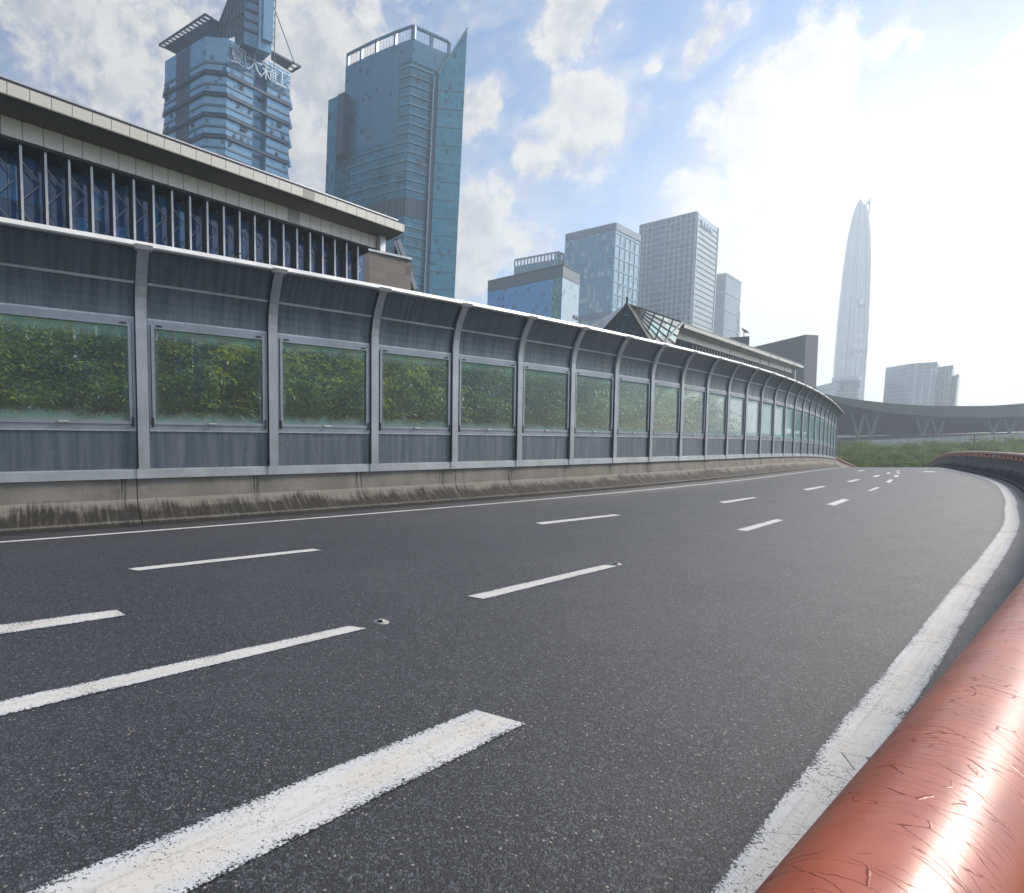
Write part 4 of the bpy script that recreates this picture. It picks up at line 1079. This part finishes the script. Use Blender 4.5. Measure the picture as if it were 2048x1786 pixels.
# low glass block with dark louvred top
zt = 92
t3, L_, C0, R_ = box_tower('office_block', 'low blue glass office block with dark louvred top band, left of the tower cluster', zt, (976, 566), (1126, 530), (1160, 547), 't3glass', 't3light', .02)
for a, b in ((L_, C0), (C0, R_)):
    n = outn(a, b); a2, b2 = a + n * .2, b + n * .2; L = (b - a).length; mb = MB()
    mb.quad((a2.x, a2.y, zt - 6.0), (b2.x, b2.y, zt - 6.0), (b2.x, b2.y, zt), (a2.x, a2.y, zt), uv=[(0, 0), (L, 0), (L, 6), (0, 6)]); mb.build('louvre_band', M['t3dark'], t3)
    mb = MB(); mb.obox((a.x, a.y, zt + .003), (b - a).to_3d(), (n * .5).to_3d(), (0, 0, .5)); mb.build('coping', M['t1ledge'], t3)
mb = MB(); n = outn(L_, C0); a = L_.lerp(C0, .88) + n * .15; b = C0 - (C0 - L_) * .015 + n * .15
mb.quad((a.x, a.y, 0), (b.x, b.y, 0), (b.x, b.y, zt - 6), (a.x, a.y, zt - 6), uv=[(0, 0), (4, 0), (4, 80), (0, 80)]); M['green'] = facade('green_stair_glass', (.03, .16, .17), (.10, .26, .25), .9, 1.1, .2, .2, .2, 0, 1.0, bright_pane=(.25, .45, .42), seed=31.0); mb.build('stair_glass', M['green'], t3)
for f0, f1, zz in ((.30, .60, zt - 28.5), (.12, .34, zt - 30.3)):
    mb = MB(); a, b = L_.lerp(C0, f0), L_.lerp(C0, f1); mb.obox((a.x, a.y, zz), (b - a).to_3d(), (n * .6).to_3d(), (0, 0, 1.3)); mb.build('dark_recess', M['t1ledge'], t3)
mb = MB(); n = outn(C0, R_); a, b = C0.lerp(R_, .70), R_; mb.obox((a.x, a.y, zt - 24.5), (b - a).to_3d(), (n * .5).to_3d(), (0, 0, 1.6)); mb.build('overhang_soffit', M['t1ledge'], t3)

# punched-frame building behind it
zt = 135
L_, C0, R_ = V2(1029, 520, zt), V2(1117, 502, zt), V2(1134, 509, zt)
t3b = thing('office_block', 'grey blue building with a top row of open square holes, behind the low glass block', 'tower', (C0.x, C0.y, -6), lean=.02, top=zt)
mb = MB(); Bk_ = L_ + (R_ - C0) * 2; mb.prism([tuple(L_), tuple(C0), tuple(R_), tuple(Bk_)], -6, zt - 5.2); mb.build('wall', M['punched'], t3b)
nb = 13
for a, b, m_ in ((L_, C0, nb), (C0, R_, 3)):
    n = outn(a, b); mb = MB(); mb.obox((a.x, a.y, zt - 1), (b - a).to_3d(), (-n * 1.2).to_3d(), (0, 0, 1))
    for k in range(m_ + 1):
        p = a.lerp(b, k / m_) - (b - a).normalized() * .45; mb.obox((p.x, p.y, zt - 5.2), ((b - a).normalized() * .9).to_3d(), (-n * 1.2).to_3d(), (0, 0, 4.2))
    mb.build('open_frame', M['punched'], t3b)
    for r_ in range(1, 9):
        mb = MB(); zz = zt - 5.2 - r_ * 4.6
        for k in range(m_):
            p = a.lerp(b, (k + .18) / m_); mb.obox((p.x, p.y, zz + .5), ((b - a) * .64 / m_).to_3d(), (n * .06).to_3d(), (0, 0, 3.2))
        mb.build('window_row', M['t5glass'], t3b)

# blue-grey glass tower with rounded corner
zt = 146
t4, L_, C0, R_ = box_tower('office_tower', 'blue grey glass tower with fine grid and bright silver windows on its right face', zt, (1132, 470), (1232, 445), (1281, 469), 't4glass', 't4side', .022)
mb = MB(); ribs(mb, L_, C0, 0, zt, [k / 6 for k in range(7)], frange(20, zt, 8.0), .5, .5, .4); mb.build('mullion_grid', M['ledge'], t4)
mb = MB(); ribs(mb, C0, R_, 0, zt - 6, [k / 5 for k in range(6)], frange(20, zt, 8.0), .5, .8, .4); mb.build('mullion_grid', M['ledge'], t4)
for a, b in ((L_, C0), (C0, R_)):
    n = outn(a, b); mb = MB(); mb.obox((a.x, a.y, zt - 4.5), (b - a).to_3d(), (n * .5).to_3d(), (0, 0, 4.5)); mb.build('parapet_band', M['fardark'], t4)
    mb = MB(); mb.obox((a.x, a.y, zt - 62), (b - a).to_3d(), (n * .45).to_3d(), (0, 0, 4.5)); mb.build('plant_band', M['t1band'], t4)

# pale gridded tower
zt = 170
t5, L_, C0, R_ = box_tower('office_tower', 'tall grey tower with deep pale concrete grid and a blank pale right face', zt, (1281, 453), (1395, 424), (1438, 455), 't5glass', 't5side', .022)
xs = [0, .075, .15, .23, .235, .475, .56, .65, .735, .83, .915, .985]
mb = MB(); ribs(mb, L_, C0, 0, zt, xs, frange(4, zt + 1, 4.15), .95, 1.0, 1.1); mb.build('concrete_grid', M['rib'], t5)
mb = MB(); ribs(mb, C0, R_, 0, zt, [.03, .97], frange(4, zt, 4.15), 1.6, .25, .5); mb.build('side_trim', M['rib'], t5)
for k in range(4):      # faint rooftop sign panels on the right face
    p = C0.lerp(R_, .18 + k * .13); n = outn(C0, R_); mb = MB(); mb.obox((p.x, p.y, zt - 7.5), ((R_ - C0) * .09).to_3d(), (n * .7).to_3d(), (0, 0, 4)); mb.build('sign_panel', M['t4side'], t5)

# stepped grey tower behind
zt = 168
t6, L_, C0, R_ = box_tower('office_tower', 'hazy grey stepped tower standing right of the pale gridded tower', zt, (1432, 549), (1453, 545.5), (1483, 562), 't6', 't6', .02)
for dz, u_ in ((31, 1488.5), (46, 1491)):
    q_ = V2(u_, 600, 100); d = (R_ - C0).normalized(); e = R_ + d * (2.2 if dz == 31 else 4.0); mb = MB()
    mb.prism([tuple(R_ - d * 6), tuple(e), tuple(e + Vector((2, 14))), tuple(R_ - d * 6 + Vector((2, 14)))], -6, zt - dz); mb.build('step', M['t6'], t6)
for zz in frange(30, zt, 17):
    for a, b in ((L_, C0), (C0, R_)):
        n = outn(a, b); mb = MB(); mb.obox((a.x, a.y, zz), (b - a).to_3d(), (n * .5).to_3d(), (0, 0, .8)); mb.build('floor_ledge', M['rib'], t6)

# very tall tapering tower lost in the haze
D8 = 800.0
tp = aty(1721, 398, D8); bt = aty(1699, 780, D8)
pf = thing('skyscraper', 'very tall tapering pale skyscraper with pointed top fading into white haze', 'tower', (tp.x, D8, -6), lean=.022, top=tp.z)
cx0 = tp.x; sc8 = D8 / F_PX
def prof8(v):                     # half width in metres at photo row v, about the tower's axis
    pts = [(398, 1.5), (404, 6), (412, 10), (424, 14), (438, 17.5), (460, 21.5), (490, 25), (530, 28.5), (580, 31), (640, 33), (700, 34.2), (900, 35)]
    for (a, wa_), (b, wb_) in zip(pts, pts[1:]):
        if v <= b: return (wa_ + (wb_ - wa_) * max(0, (v - a)) / (b - a)) * sc8 / 1.62
    return 34.2 * sc8 / 1.62
rws = []; uu = []
vs = [398, 401, 404, 408, 412, 418, 424, 431, 438, 450, 460, 475, 490, 510, 530, 555, 580, 610, 640, 700, 800, 897]
for v in vs:
    h = prof8(v); z = aty(1721, v, D8).z; z = max(-6, z) if v < 890 else -6
    o8 = [(-1, -.62), (-.55, -1), (.35, -1.08), (.85, -.78), (1, .1), (.6, 1), (-.6, 1), (-1, .3), (-1, -.62)]
    rws.append([(cx0 + a * h, D8 + b * h, z) for a, b in o8]); L = 0; u8 = [0]
    for (a, b), (c, d) in zip(o8, o8[1:]): L += math.hypot(c - a, d - b) * 24; u8.append(L)
    uu.append([(q_, z) for q_ in u8])
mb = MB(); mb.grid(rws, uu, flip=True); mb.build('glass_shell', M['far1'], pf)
for j in (0, 1, 2, 3, 4):        # stone piers running the full height
    mb = MB()
    for r0, r1 in zip(rws[4:], rws[5:]):
        a, b = Vector(r0[j]), Vector(r1[j]); mb.bar(a + Vector((0, -.4, 0)), b + Vector((0, -.4, 0)), 2.6, 1.4)
    mb.build('pier', M['farplain'], pf)
def face8(v, f, pr=.8):
    for k in range(len(vs) - 1):
        if vs[k] <= v <= vs[k + 1]:
            t = (v - vs[k]) / (vs[k + 1] - vs[k]); a = Vector(rws[k][1]).lerp(Vector(rws[k + 1][1]), t); b = Vector(rws[k][2]).lerp(Vector(rws[k + 1][2]), t)
            return a.lerp(b, f) + Vector((0, -pr, 0))
for v0, v1, m_, nm in ((604, 620, 'fardark', 'sign_band'), (672, 716, 'farplain', 'sign_board')):
    mb = MB(); a, b, c, d = face8(v1, .02), face8(v1, .98), face8(v0, .98), face8(v0, .02); y = Vector((0, .7, 0)); mb.quad(a, b, c, d)
    for x_, y_ in ((a, b), (b, c), (c, d), (d, a)): mb.quad(x_, x_ + y, y_ + y, y_)
    mb.build(nm, M[m_], pf)
p = face8(707, .5, 1.3); text_mesh('sign_letters', 'PAFC', M['fardark'], pf, p, (1, -.06, 0), (0, 0, 1), 9.5, .5)
p = face8(686, .5, 1.3); mb = MB()
for k in range(8):
    a = k * math.pi / 4; r_ = 8.0 if k % 2 == 0 else 4.6; r2 = 1.6; am, ap_ = a - .42, a + .42
    mb.tri(p + Vector((math.cos(a) * r_, 0, math.sin(a) * r_ * .85)), p + Vector((math.cos(am) * r2, 0, math.sin(am) * r2)), p + Vector((math.cos(ap_) * r2, 0, math.sin(ap_) * r2)))
M['star'] = plain('sign_star', (.22, .30, .36), .5); mb.build('sign_star', M['star'], pf)
p = face8(609, .5, 1.3); mb = MB(); mb.box(p, (7, .5, 7)); mb.build('sign_emblem', M['farplain'], pf)
mb = MB(); q_ = Vector((cx0 + 12, D8, 0)); a = aty(1738, 436, D8); b = aty(1740, 396, D8); mb.bar(a, b, .9); mb.build('crane_mast', M['fardark'], pf)
mb = MB(); mb.box(aty(1738, 405, D8), (3.0, 2, 4)); mb.build('crane_cab', M['fardark'], pf)

# buildings at its foot
a, b, c = aty(1634, 770, 640), aty(1664, 765, 600), aty(1684, 769, 625)
f1 = thing('office_block', 'pale hazy block just left of the foot of the tallest skyscraper', 'building', (b.x, b.y, -6))
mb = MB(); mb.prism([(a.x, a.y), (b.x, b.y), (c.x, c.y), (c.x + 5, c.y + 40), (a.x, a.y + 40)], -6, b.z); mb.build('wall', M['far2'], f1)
mb = MB(); mb.prism([(a.x, a.y - .3), (b.x, b.y - .4), (c.x + .3, c.y - .3), (c.x + 5, c.y + 40), (a.x, a.y + 40)], b.z - 6, b.z + .1); mb.build('roof_band', M['fardark'], f1)
c0 = aty(1708, 754, 620); r0_ = 22 * 620 / F_PX
f2 = thing('round_tower', 'round hazy glass drum building in front of the tallest skyscraper', 'building', (c0.x, 630, -6))
circ = [(c0.x + math.cos(k * math.pi / 12) * r0_, 630 + math.sin(k * math.pi / 12) * r0_) for k in range(24)]
mb = MB(); mb.prism(circ, -6, c0.z); mb.build('wall', M['far2'], f2)
circ2 = [(c0.x + math.cos(k * math.pi / 12) * r0_ * 1.05, 630 + math.sin(k * math.pi / 12) * r0_ * 1.05) for k in range(24)]
mb = MB(); mb.prism(circ2, c0.z - 3, c0.z + .5); mb.build('roof_rim', M['farplain'], f2)
mb = MB(); mb.prism([(x * 1, y - .2) for x, y in circ2], c0.z - 11, c0.z - 5); mb.build('sign_band', M['fardark'], f2)

# slab pair at the right
D9 = 560
def slab_b(nm, lab, a, b, c, dep, mat, vt, curved=False):
    pa, pb, pc = aty(a[0], a[1], D9 + 14), aty(b[0], b[1], D9), aty(c[0], c[1], D9 + 18)
    t_ = thing(nm, lab, 'tower', (pb.x, pb.y, -6), lean=.03, top=pb.z)
    mb = MB(); mb.prism([(pa.x, pa.y), (pb.x, pb.y), (pc.x, pc.y), (pc.x + 2, pc.y + dep), (pa.x + 2, pa.y + dep)], -6, pb.z); mb.build('wall', M[mat], t_)
    for f in (.2, .5, .8):
        p = pa.lerp(pb, f); mb = MB(); mb.box((p.x, p.y - .3, pb.z / 2 - 3), (1.0, .6, pb.z + 6)); mb.build('pier', M['farplain'], t_)
    mb = MB(); mb.obox((pa.x, pa.y, pb.z * .40), (pb.x - pa.x, pb.y - pa.y, 0), (0, -.8, 0), (0, 0, 1.6)); mb.build('floor_band', M['fardark'], t_)
    mb = MB(); mb.obox((pa.x, pa.y, pb.z - 4), (pb.x - pa.x, pb.y - pa.y, 0), (0, -.7, 0), (0, 0, 4.05)); mb.build('parapet', M['fardark'], t_)
    return t_, pa, pb, pc
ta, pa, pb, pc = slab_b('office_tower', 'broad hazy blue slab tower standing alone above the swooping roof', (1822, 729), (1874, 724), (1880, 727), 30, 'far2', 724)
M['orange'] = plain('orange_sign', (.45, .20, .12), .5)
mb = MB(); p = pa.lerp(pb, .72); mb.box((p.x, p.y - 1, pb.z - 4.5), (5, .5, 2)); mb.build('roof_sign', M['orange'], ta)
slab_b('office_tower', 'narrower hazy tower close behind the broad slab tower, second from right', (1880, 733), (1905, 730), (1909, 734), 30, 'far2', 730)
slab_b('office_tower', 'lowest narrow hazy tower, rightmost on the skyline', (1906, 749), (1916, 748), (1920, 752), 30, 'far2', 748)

# swooping roof on V columns
YF = 230.0
top_px = [(1630, 777), (1642, 786), (1685, 795), (1730, 801), (1770, 805.5), (1813, 809), (1850, 811), (1889, 812), (1930, 812), (1978, 811.4), (2048, 808), (2120, 803), (2220, 793), (2350, 775)]
bot_px = [(1630, 779), (1642, 788), (1685, 808), (1730, 818), (1770, 824), (1813, 829), (1850, 831.5), (1889, 834), (1930, 835), (1978, 835), (2048, 833.5), (2120, 829), (2220, 819), (2350, 801)]
sw = thing('swooping_roof_hall', 'huge dark swooping canopy roof on V columns beyond the trees', 'building', (200, YF, -6)); 
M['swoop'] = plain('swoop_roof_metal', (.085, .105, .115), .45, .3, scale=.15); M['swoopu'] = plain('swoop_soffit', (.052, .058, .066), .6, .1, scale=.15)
tf = [aty(*q_, YF) for q_ in top_px]; bf = [aty(*q_, YF) for q_ in bot_px]
mb = MB(); mb.grid([bf, tf]); mb.grid([tf, [p + Vector((0, 70, -3)) for p in tf]]); mb.build('roof_edge', M['swoop'], sw, smooth=False)
un_px = [(1650, 800), (1673, 840), (1685, 858), (1706, 870.5), (1740, 870.5), (1813, 869.6), (1850, 868.5), (1889, 867), (1930, 866), (1978, 865), (2048, 863.5), (2120, 861), (2220, 855), (2350, 845)]
un = [aty(*q_, YF + 26) for q_ in un_px]
mid = [a.lerp(b, .45) + Vector((0, 0, 1.0)) for a, b in zip(bf, un)]
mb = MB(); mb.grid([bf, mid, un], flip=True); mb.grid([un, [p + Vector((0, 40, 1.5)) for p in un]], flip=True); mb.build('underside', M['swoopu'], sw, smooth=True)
M['vcol'] = plain('v_column_steel', (.20, .23, .25), .45, .4)
for (bx, by), tops in (((1715.7, 880), ((1702, 826), (1728, 830))), ((1741.6, 875), ((1730, 832), (1756, 834))), ((1843, 876), ((1831, 838), (1859, 840))), ((1876, 875), ((1861, 840), (1889, 841))), ((1985.6, 866), ((1972, 839), (2001, 839))), ((2018.5, 867), ((2005, 839), (2034, 839)))):
    for k, (tx, ty) in enumerate(tops):
        for dy in ((0, 7) if bx < 1800 else (0,)):
            mb = MB(); a = aty(bx, by, YF + 6 + dy); b = aty(tx, ty, YF + 5 + dy * 1.6); mb.tube([a, b + Vector((0, 0, 1.5))], .45, 8); mb.build('slanted_column', M['vcol'], sw)
a, b = aty(1735, 882.5, 222), aty(2060, 866, 232); b2 = aty(2400, 858, 240)
pl = thing('podium', 'pale concrete terrace podium under the swooping roof', 'podium', (a.x, a.y, -6))
mb = MB(); M['podium'] = plain('podium_concrete', (.36, .40, .42), .7, scale=.2)
for p_, q_ in ((a, b), (b, b2)):
    mb.quad((p_.x, p_.y, -6), (q_.x, q_.y, -6), tuple(q_), tuple(p_)); mb.quad(tuple(p_), tuple(q_), (q_.x, q_.y + 60, q_.z), (p_.x, p_.y + 60, p_.z))
mb.build('wall', M['podium'], pl)
mb = MB(); rail_up = Vector((0, 0, .9)); mb.bar(a + rail_up, b + rail_up, .12)
for k in range(40): p_ = a.lerp(b, k / 39); mb.bar(p_, p_ + rail_up, .08)
mb.build('railing', M['vcol'], pl)
a, b = aty(1600, 862, 205), aty(1735, 886, 215)
wg = thing('ramp_wall', 'dark wedge-shaped ramp wall left of the pale podium', 'wall', (a.x, a.y, -6))
mb = MB(); y_ = Vector((0, 8, 0)); lo_a, lo_b = Vector((a.x, a.y, -6)), Vector((b.x, b.y, -6))
mb.quad(lo_a, lo_b, b, a); mb.quad(a, b, b + y_, a + y_); mb.quad(lo_b, lo_b + y_, b + y_, b); mb.quad(lo_a + y_, a + y_, b + y_, lo_b + y_); mb.build('wall', M['slate'], wg)

# far buildings beyond the podium gap
M['far3'] = facade('far_warm_block', (.50, .38, .32), (.30, .26, .25), 2.0, 3.2, .6, .9, .6, 0, .4, seed=40.0)
for u0, u1_, v_, dist, lab in ((1752, 1800, 869, 420, 'pinkish low block glimpsed under the swooping roof'), (1900, 1975, 866, 430, 'pale peach block glimpsed between the V columns and the treetops'), (1640, 1712, 850, 450, 'pale blue block seen beside the end of the noise barrier')):
    a, b = aty(u0, v_, dist), aty(u1_, v_, dist); o_ = thing('distant_block', lab, 'building', (a.x, a.y, -6), 'distant low blocks')
    mb = MB(); mb.prism([(a.x, a.y), (b.x, b.y), (b.x, b.y + 20), (a.x, a.y + 20)], -6, a.z); mb.build('wall', M['far3' if dist < 440 else 'far2'], o_)

# ------------------------------------------------------------------ trees
def leaf_spray(mb, p, d, up, n, ll, rnd):
    """a twig of paired leaflets"""
    side = d.cross(up).normalized()
    for k in range(n):
        q = p + d * (ll * .55 * k); sgn = 1 if k % 2 else -1
        ld = (side * sgn * rnd.uniform(.6, 1.1) + d * rnd.uniform(.4, .8) + up * rnd.uniform(-.45, .1)).normalized(); wdir = ld.cross(up + side * rnd.uniform(-.4, .4)).normalized() * ll * rnd.uniform(.30, .42)
        L = ll * rnd.uniform(.8, 1.25); m = q + ld * L * .5
        mb.quad(q, m - wdir * .6, q + ld * L - up * L * .12, m + wdir * .6)


def crown(mb, rnd, R_, H_, nclump, nspray, ll, leafn=7):
    for _ in range(nclump):
        th = rnd.uniform(0, 2 * math.pi); ph = math.acos(rnd.uniform(-.75, 1)); rr = rnd.uniform(.45, .95)
        c = Vector((math.cos(th) * math.sin(ph) * R_ * rr, math.sin(th) * math.sin(ph) * R_ * rr, math.cos(ph) * H_ * rr))
        cr = R_ * rnd.uniform(.17, .30)
        for _ in range(nspray):
            v = Vector((rnd.gauss(0, 1), rnd.gauss(0, 1), rnd.gauss(0, .7))).normalized(); p = c + v * cr * rnd.uniform(.35, 1)
            d = (v * .8 + Vector((rnd.uniform(-.5, .5), rnd.uniform(-.5, .5), rnd.uniform(-.55, .15)))).normalized()
            up = (Vector((0, 0, 1)) + v * .4).normalized(); leaf_spray(mb, p, d, up, leafn, ll, rnd)


def trunk(mb, rnd, H_, R_, r0):
    def limb(p, d, L, r, depth):
        pts = [p]; q = p.copy(); dd_ = d.copy(); n = 5
        for k in range(n):
            dd_ = (dd_ + Vector((rnd.uniform(-.2, .2), rnd.uniform(-.2, .2), .06))).normalized(); q = q + dd_ * L / n; pts.append(q.copy())
        mb.tube(pts, lambda k: r * (1 - .62 * k / n), 7, cap=True)
        if depth:
            for k in range(4):
                j = rnd.randint(2, n); a = rnd.uniform(0, 6.28); limb(pts[j], (dd_ * .5 + Vector((math.cos(a), math.sin(a), .25))).normalized(), L * rnd.uniform(.22, .36), r * .5, depth - 1)
    limb(Vector((0, 0, 0)), Vector((0, 0, 1)), H_, r0, 2)


def tree_proto(seed, R_, H_, trunkh, mat, nclump, nspray, ll, r0):
    rnd = random.Random(seed); cm = MB(); crown(cm, rnd, R_, H_, nclump, nspray, ll); c = cm.build('crown', M[mat]); c.location = (0, 0, trunkh)
    tm = MB(); trunk(tm, rnd, trunkh * 1.15, R_, r0); tr = tm.build('trunk', M['bark'])
    return c, tr


def place(proto, used, name, label, cat, loc, rot, sc, group):
    c, tr = proto
    e = bpy.data.objects.new(name, None); COL.objects.link(e); e.location = loc; e.rotation_euler = (0, 0, rot); e.scale = sc
    tag(e, label, cat, group)
    for src in (c, tr):
        if used[0] < 2: o_ = src; used[0] += 1
        else: o_ = src.copy(); COL.objects.link(o_)
        o_.parent = e
    return e


def proj_u(p):
    Fw = p[1] * math.cos(PITCH) - p[2] * math.sin(PITCH); return PX + F_PX * p[0] / Fw


BAY_U = [proj_u((bpost(i).x, bpost(i).y, 1.0)) for i in range(-1, NB + 1)]
ORD = 'first second third fourth fifth sixth seventh eighth ninth tenth eleventh twelfth thirteenth fourteenth fifteenth sixteenth seventeenth eighteenth nineteenth twentieth'.split()


def behind(p, taken):
    """says which barrier window a plant is seen through"""
    u = proj_u((p.x, p.y, 1.0)); k = 0
    while k < len(BAY_U) - 2 and u > BAY_U[k + 1]: k += 1
    f = (u - BAY_U[k]) / (BAY_U[k + 1] - BAY_U[k]); part = 'left edge' if f < .2 else 'left half' if f < .45 else 'middle' if f < .6 else 'right half' if f < .82 else 'right edge'
    return 'the %s of the %s window from the left' % (part, ORD[min(k, 19)]) if u > 0 else None


nearP = [tree_proto(s, 1.95, 2.5, 4.75, m_, 42, 20, .155, .10) for s, m_ in ((1, 'leaf1'), (2, 'leaf2'), (3, 'leaf1'))]
U = [[0], [0], [0]]; rnd = random.Random(5)
spots = []
for i in [k * .72 - 3.0 for k in range(27)]:
    p = bpost(i); d = (bpost(i + .1) - p).normalized(); n = Vector((-d.y, d.x))
    spots.append((i, p + n * (2.9 + rnd.uniform(0, .7)), 0)); spots.append((i + .35, p + n * (5.4 + rnd.uniform(0, 1.0)), 1))
for k, (i, p, row) in enumerate(spots):
    if i > 13.2: continue
    j = rnd.choice((0, 1, 2)); s = rnd.uniform(.92, 1.08) * (1.0 if row == 0 else 1.14)
    if i > 9: s *= .93
    lab = 'leafy green tree behind the barrier windows, in the row nearest the glass' if row == 0 else 'taller leafy tree behind the barrier windows, in the back row'
    wh = behind(p, None)
    if wh: lab = ('near leafy tree at ' if row == 0 else 'taller back tree at ') + wh
    elif i < -2.4: continue
    else: lab = '%s leafy tree outside the left edge of the photo, %s row' % (ORD[k], 'front' if row == 0 else 'back')
    place(nearP[j], U[j], 'roadside_tree', lab, 'tree', (p.x, p.y, -3.3), rnd.uniform(0, 6.28), (s, s, s * (.98 if row == 0 else .98)), 'trees behind the noise barrier, ' + ('front row' if row == 0 else 'back row'))
bush = [tree_proto(s, 1.3, .8, 1.0, 'leaf1', 16, 10, .16, .05) for s in (31, 32)]
Ub = [[0], [0]]; seen_at = set()
for k in range(14):
    i = 12.5 + k * .8; p = bpost(i); d = (bpost(i + .1) - p).normalized(); n = Vector((-d.y, d.x)); p = p + n * rnd.uniform(2.5, 4.5); j = k % 2
    if behind(p, None) in seen_at: continue
    seen_at.add(behind(p, None))
    place(bush[j], Ub[j], 'shrub', 'low shrub seen at ' + (behind(p, None) or 'the barrier'), 'shrub', (p.x, p.y, zroad(p.y) - .9), rnd.uniform(0, 6), (1.2, 1.2, 1.2), 'shrubs behind the far windows')

farP = [tree_proto(s, 3.3, 2.6, 3.4, 'leaf3', 40, 13, .46, .16) for s in (21, 22, 23, 24)]
Uf = [[0], [0], [0], [0]]
for row in range(7):
    Y = 96 + row * 9.5
    u = 1600 + rnd.uniform(0, 20)
    while u < 2230:
        y = Y + rnd.uniform(-3, 3); r = ray(u, 888); x = r.x / r.y * y
        topv = {0: 926, 1: 917, 2: 910, 3: 903, 4: 897, 5: 892, 6: 888}[row] + rnd.uniform(-6, 5)
        rise = max(0, (u - 1700) / 348) * 9 * row / 6
        ztop = -(topv - rise - 888) / F_PX * y
        sc = rnd.uniform(.72, 1.25); j = rnd.randrange(4)
        place(farP[j], Uf[j], 'woodland_tree', 'round-crowned green tree in the wood beyond the road crest', 'tree', (x, y, ztop - 5.8 * sc), rnd.uniform(0, 6.28), (sc, sc, sc), 'trees beyond the road crest')
        u += 5.0 * F_PX / y * rnd.uniform(.8, 1.15)
# two palm-like treetops poking above
for u, v, lab in ((1950, 868, 'feathery treetop poking above the wood, left of two'), (1990, 872, 'feathery treetop poking above the wood, right of two')):
    p = aty(u, v, 150); e = thing('feathery_tree', lab, 'tree', (p.x, p.y, p.z - 8)); rr = random.Random(u)
    mb = MB(); mb.tube([p - Vector((0, 0, 8)), p - Vector((0, 0, .5))], .12, 6); mb.build('trunk', M['bark'], e)
    mb = MB()
    for t_i in range(3):
        for k in range(9):
            a = rr.uniform(0, 6.28); d = Vector((math.cos(a), math.sin(a), .25 - t_i * .1)).normalized(); q = p - Vector((0, 0, t_i * 1.1 + .3))
            for s_ in range(7): leaf_spray(mb, q + d * s_ * .38 - Vector((0, 0, .02 * s_ * s_)), d, Vector((0, 0, 1)), 2, .5, rr)
    mb.build('crown', M['leaf2'], e)

# ------------------------------------------------------------------ haze
HAZE = .00052
hm, t = newmat('haze_air')
pv = t.n('ShaderNodeVolumePrincipled', ins={'Color': (.78, .89, 1.0, 1), 'Density': HAZE, 'Anisotropy': .4})
t.n('ShaderNodeOutputMaterial', ins={'Volume': pv.outputs[0]})
hz = MB(); hz.box((100, 520, 176), (2400, 1500, 368)); h_ = hz.build('haze', hm); tag(h_, 'thin bright haze filling the air over the city', 'haze', kind='stuff')
S.cycles.volume_bounces = 1
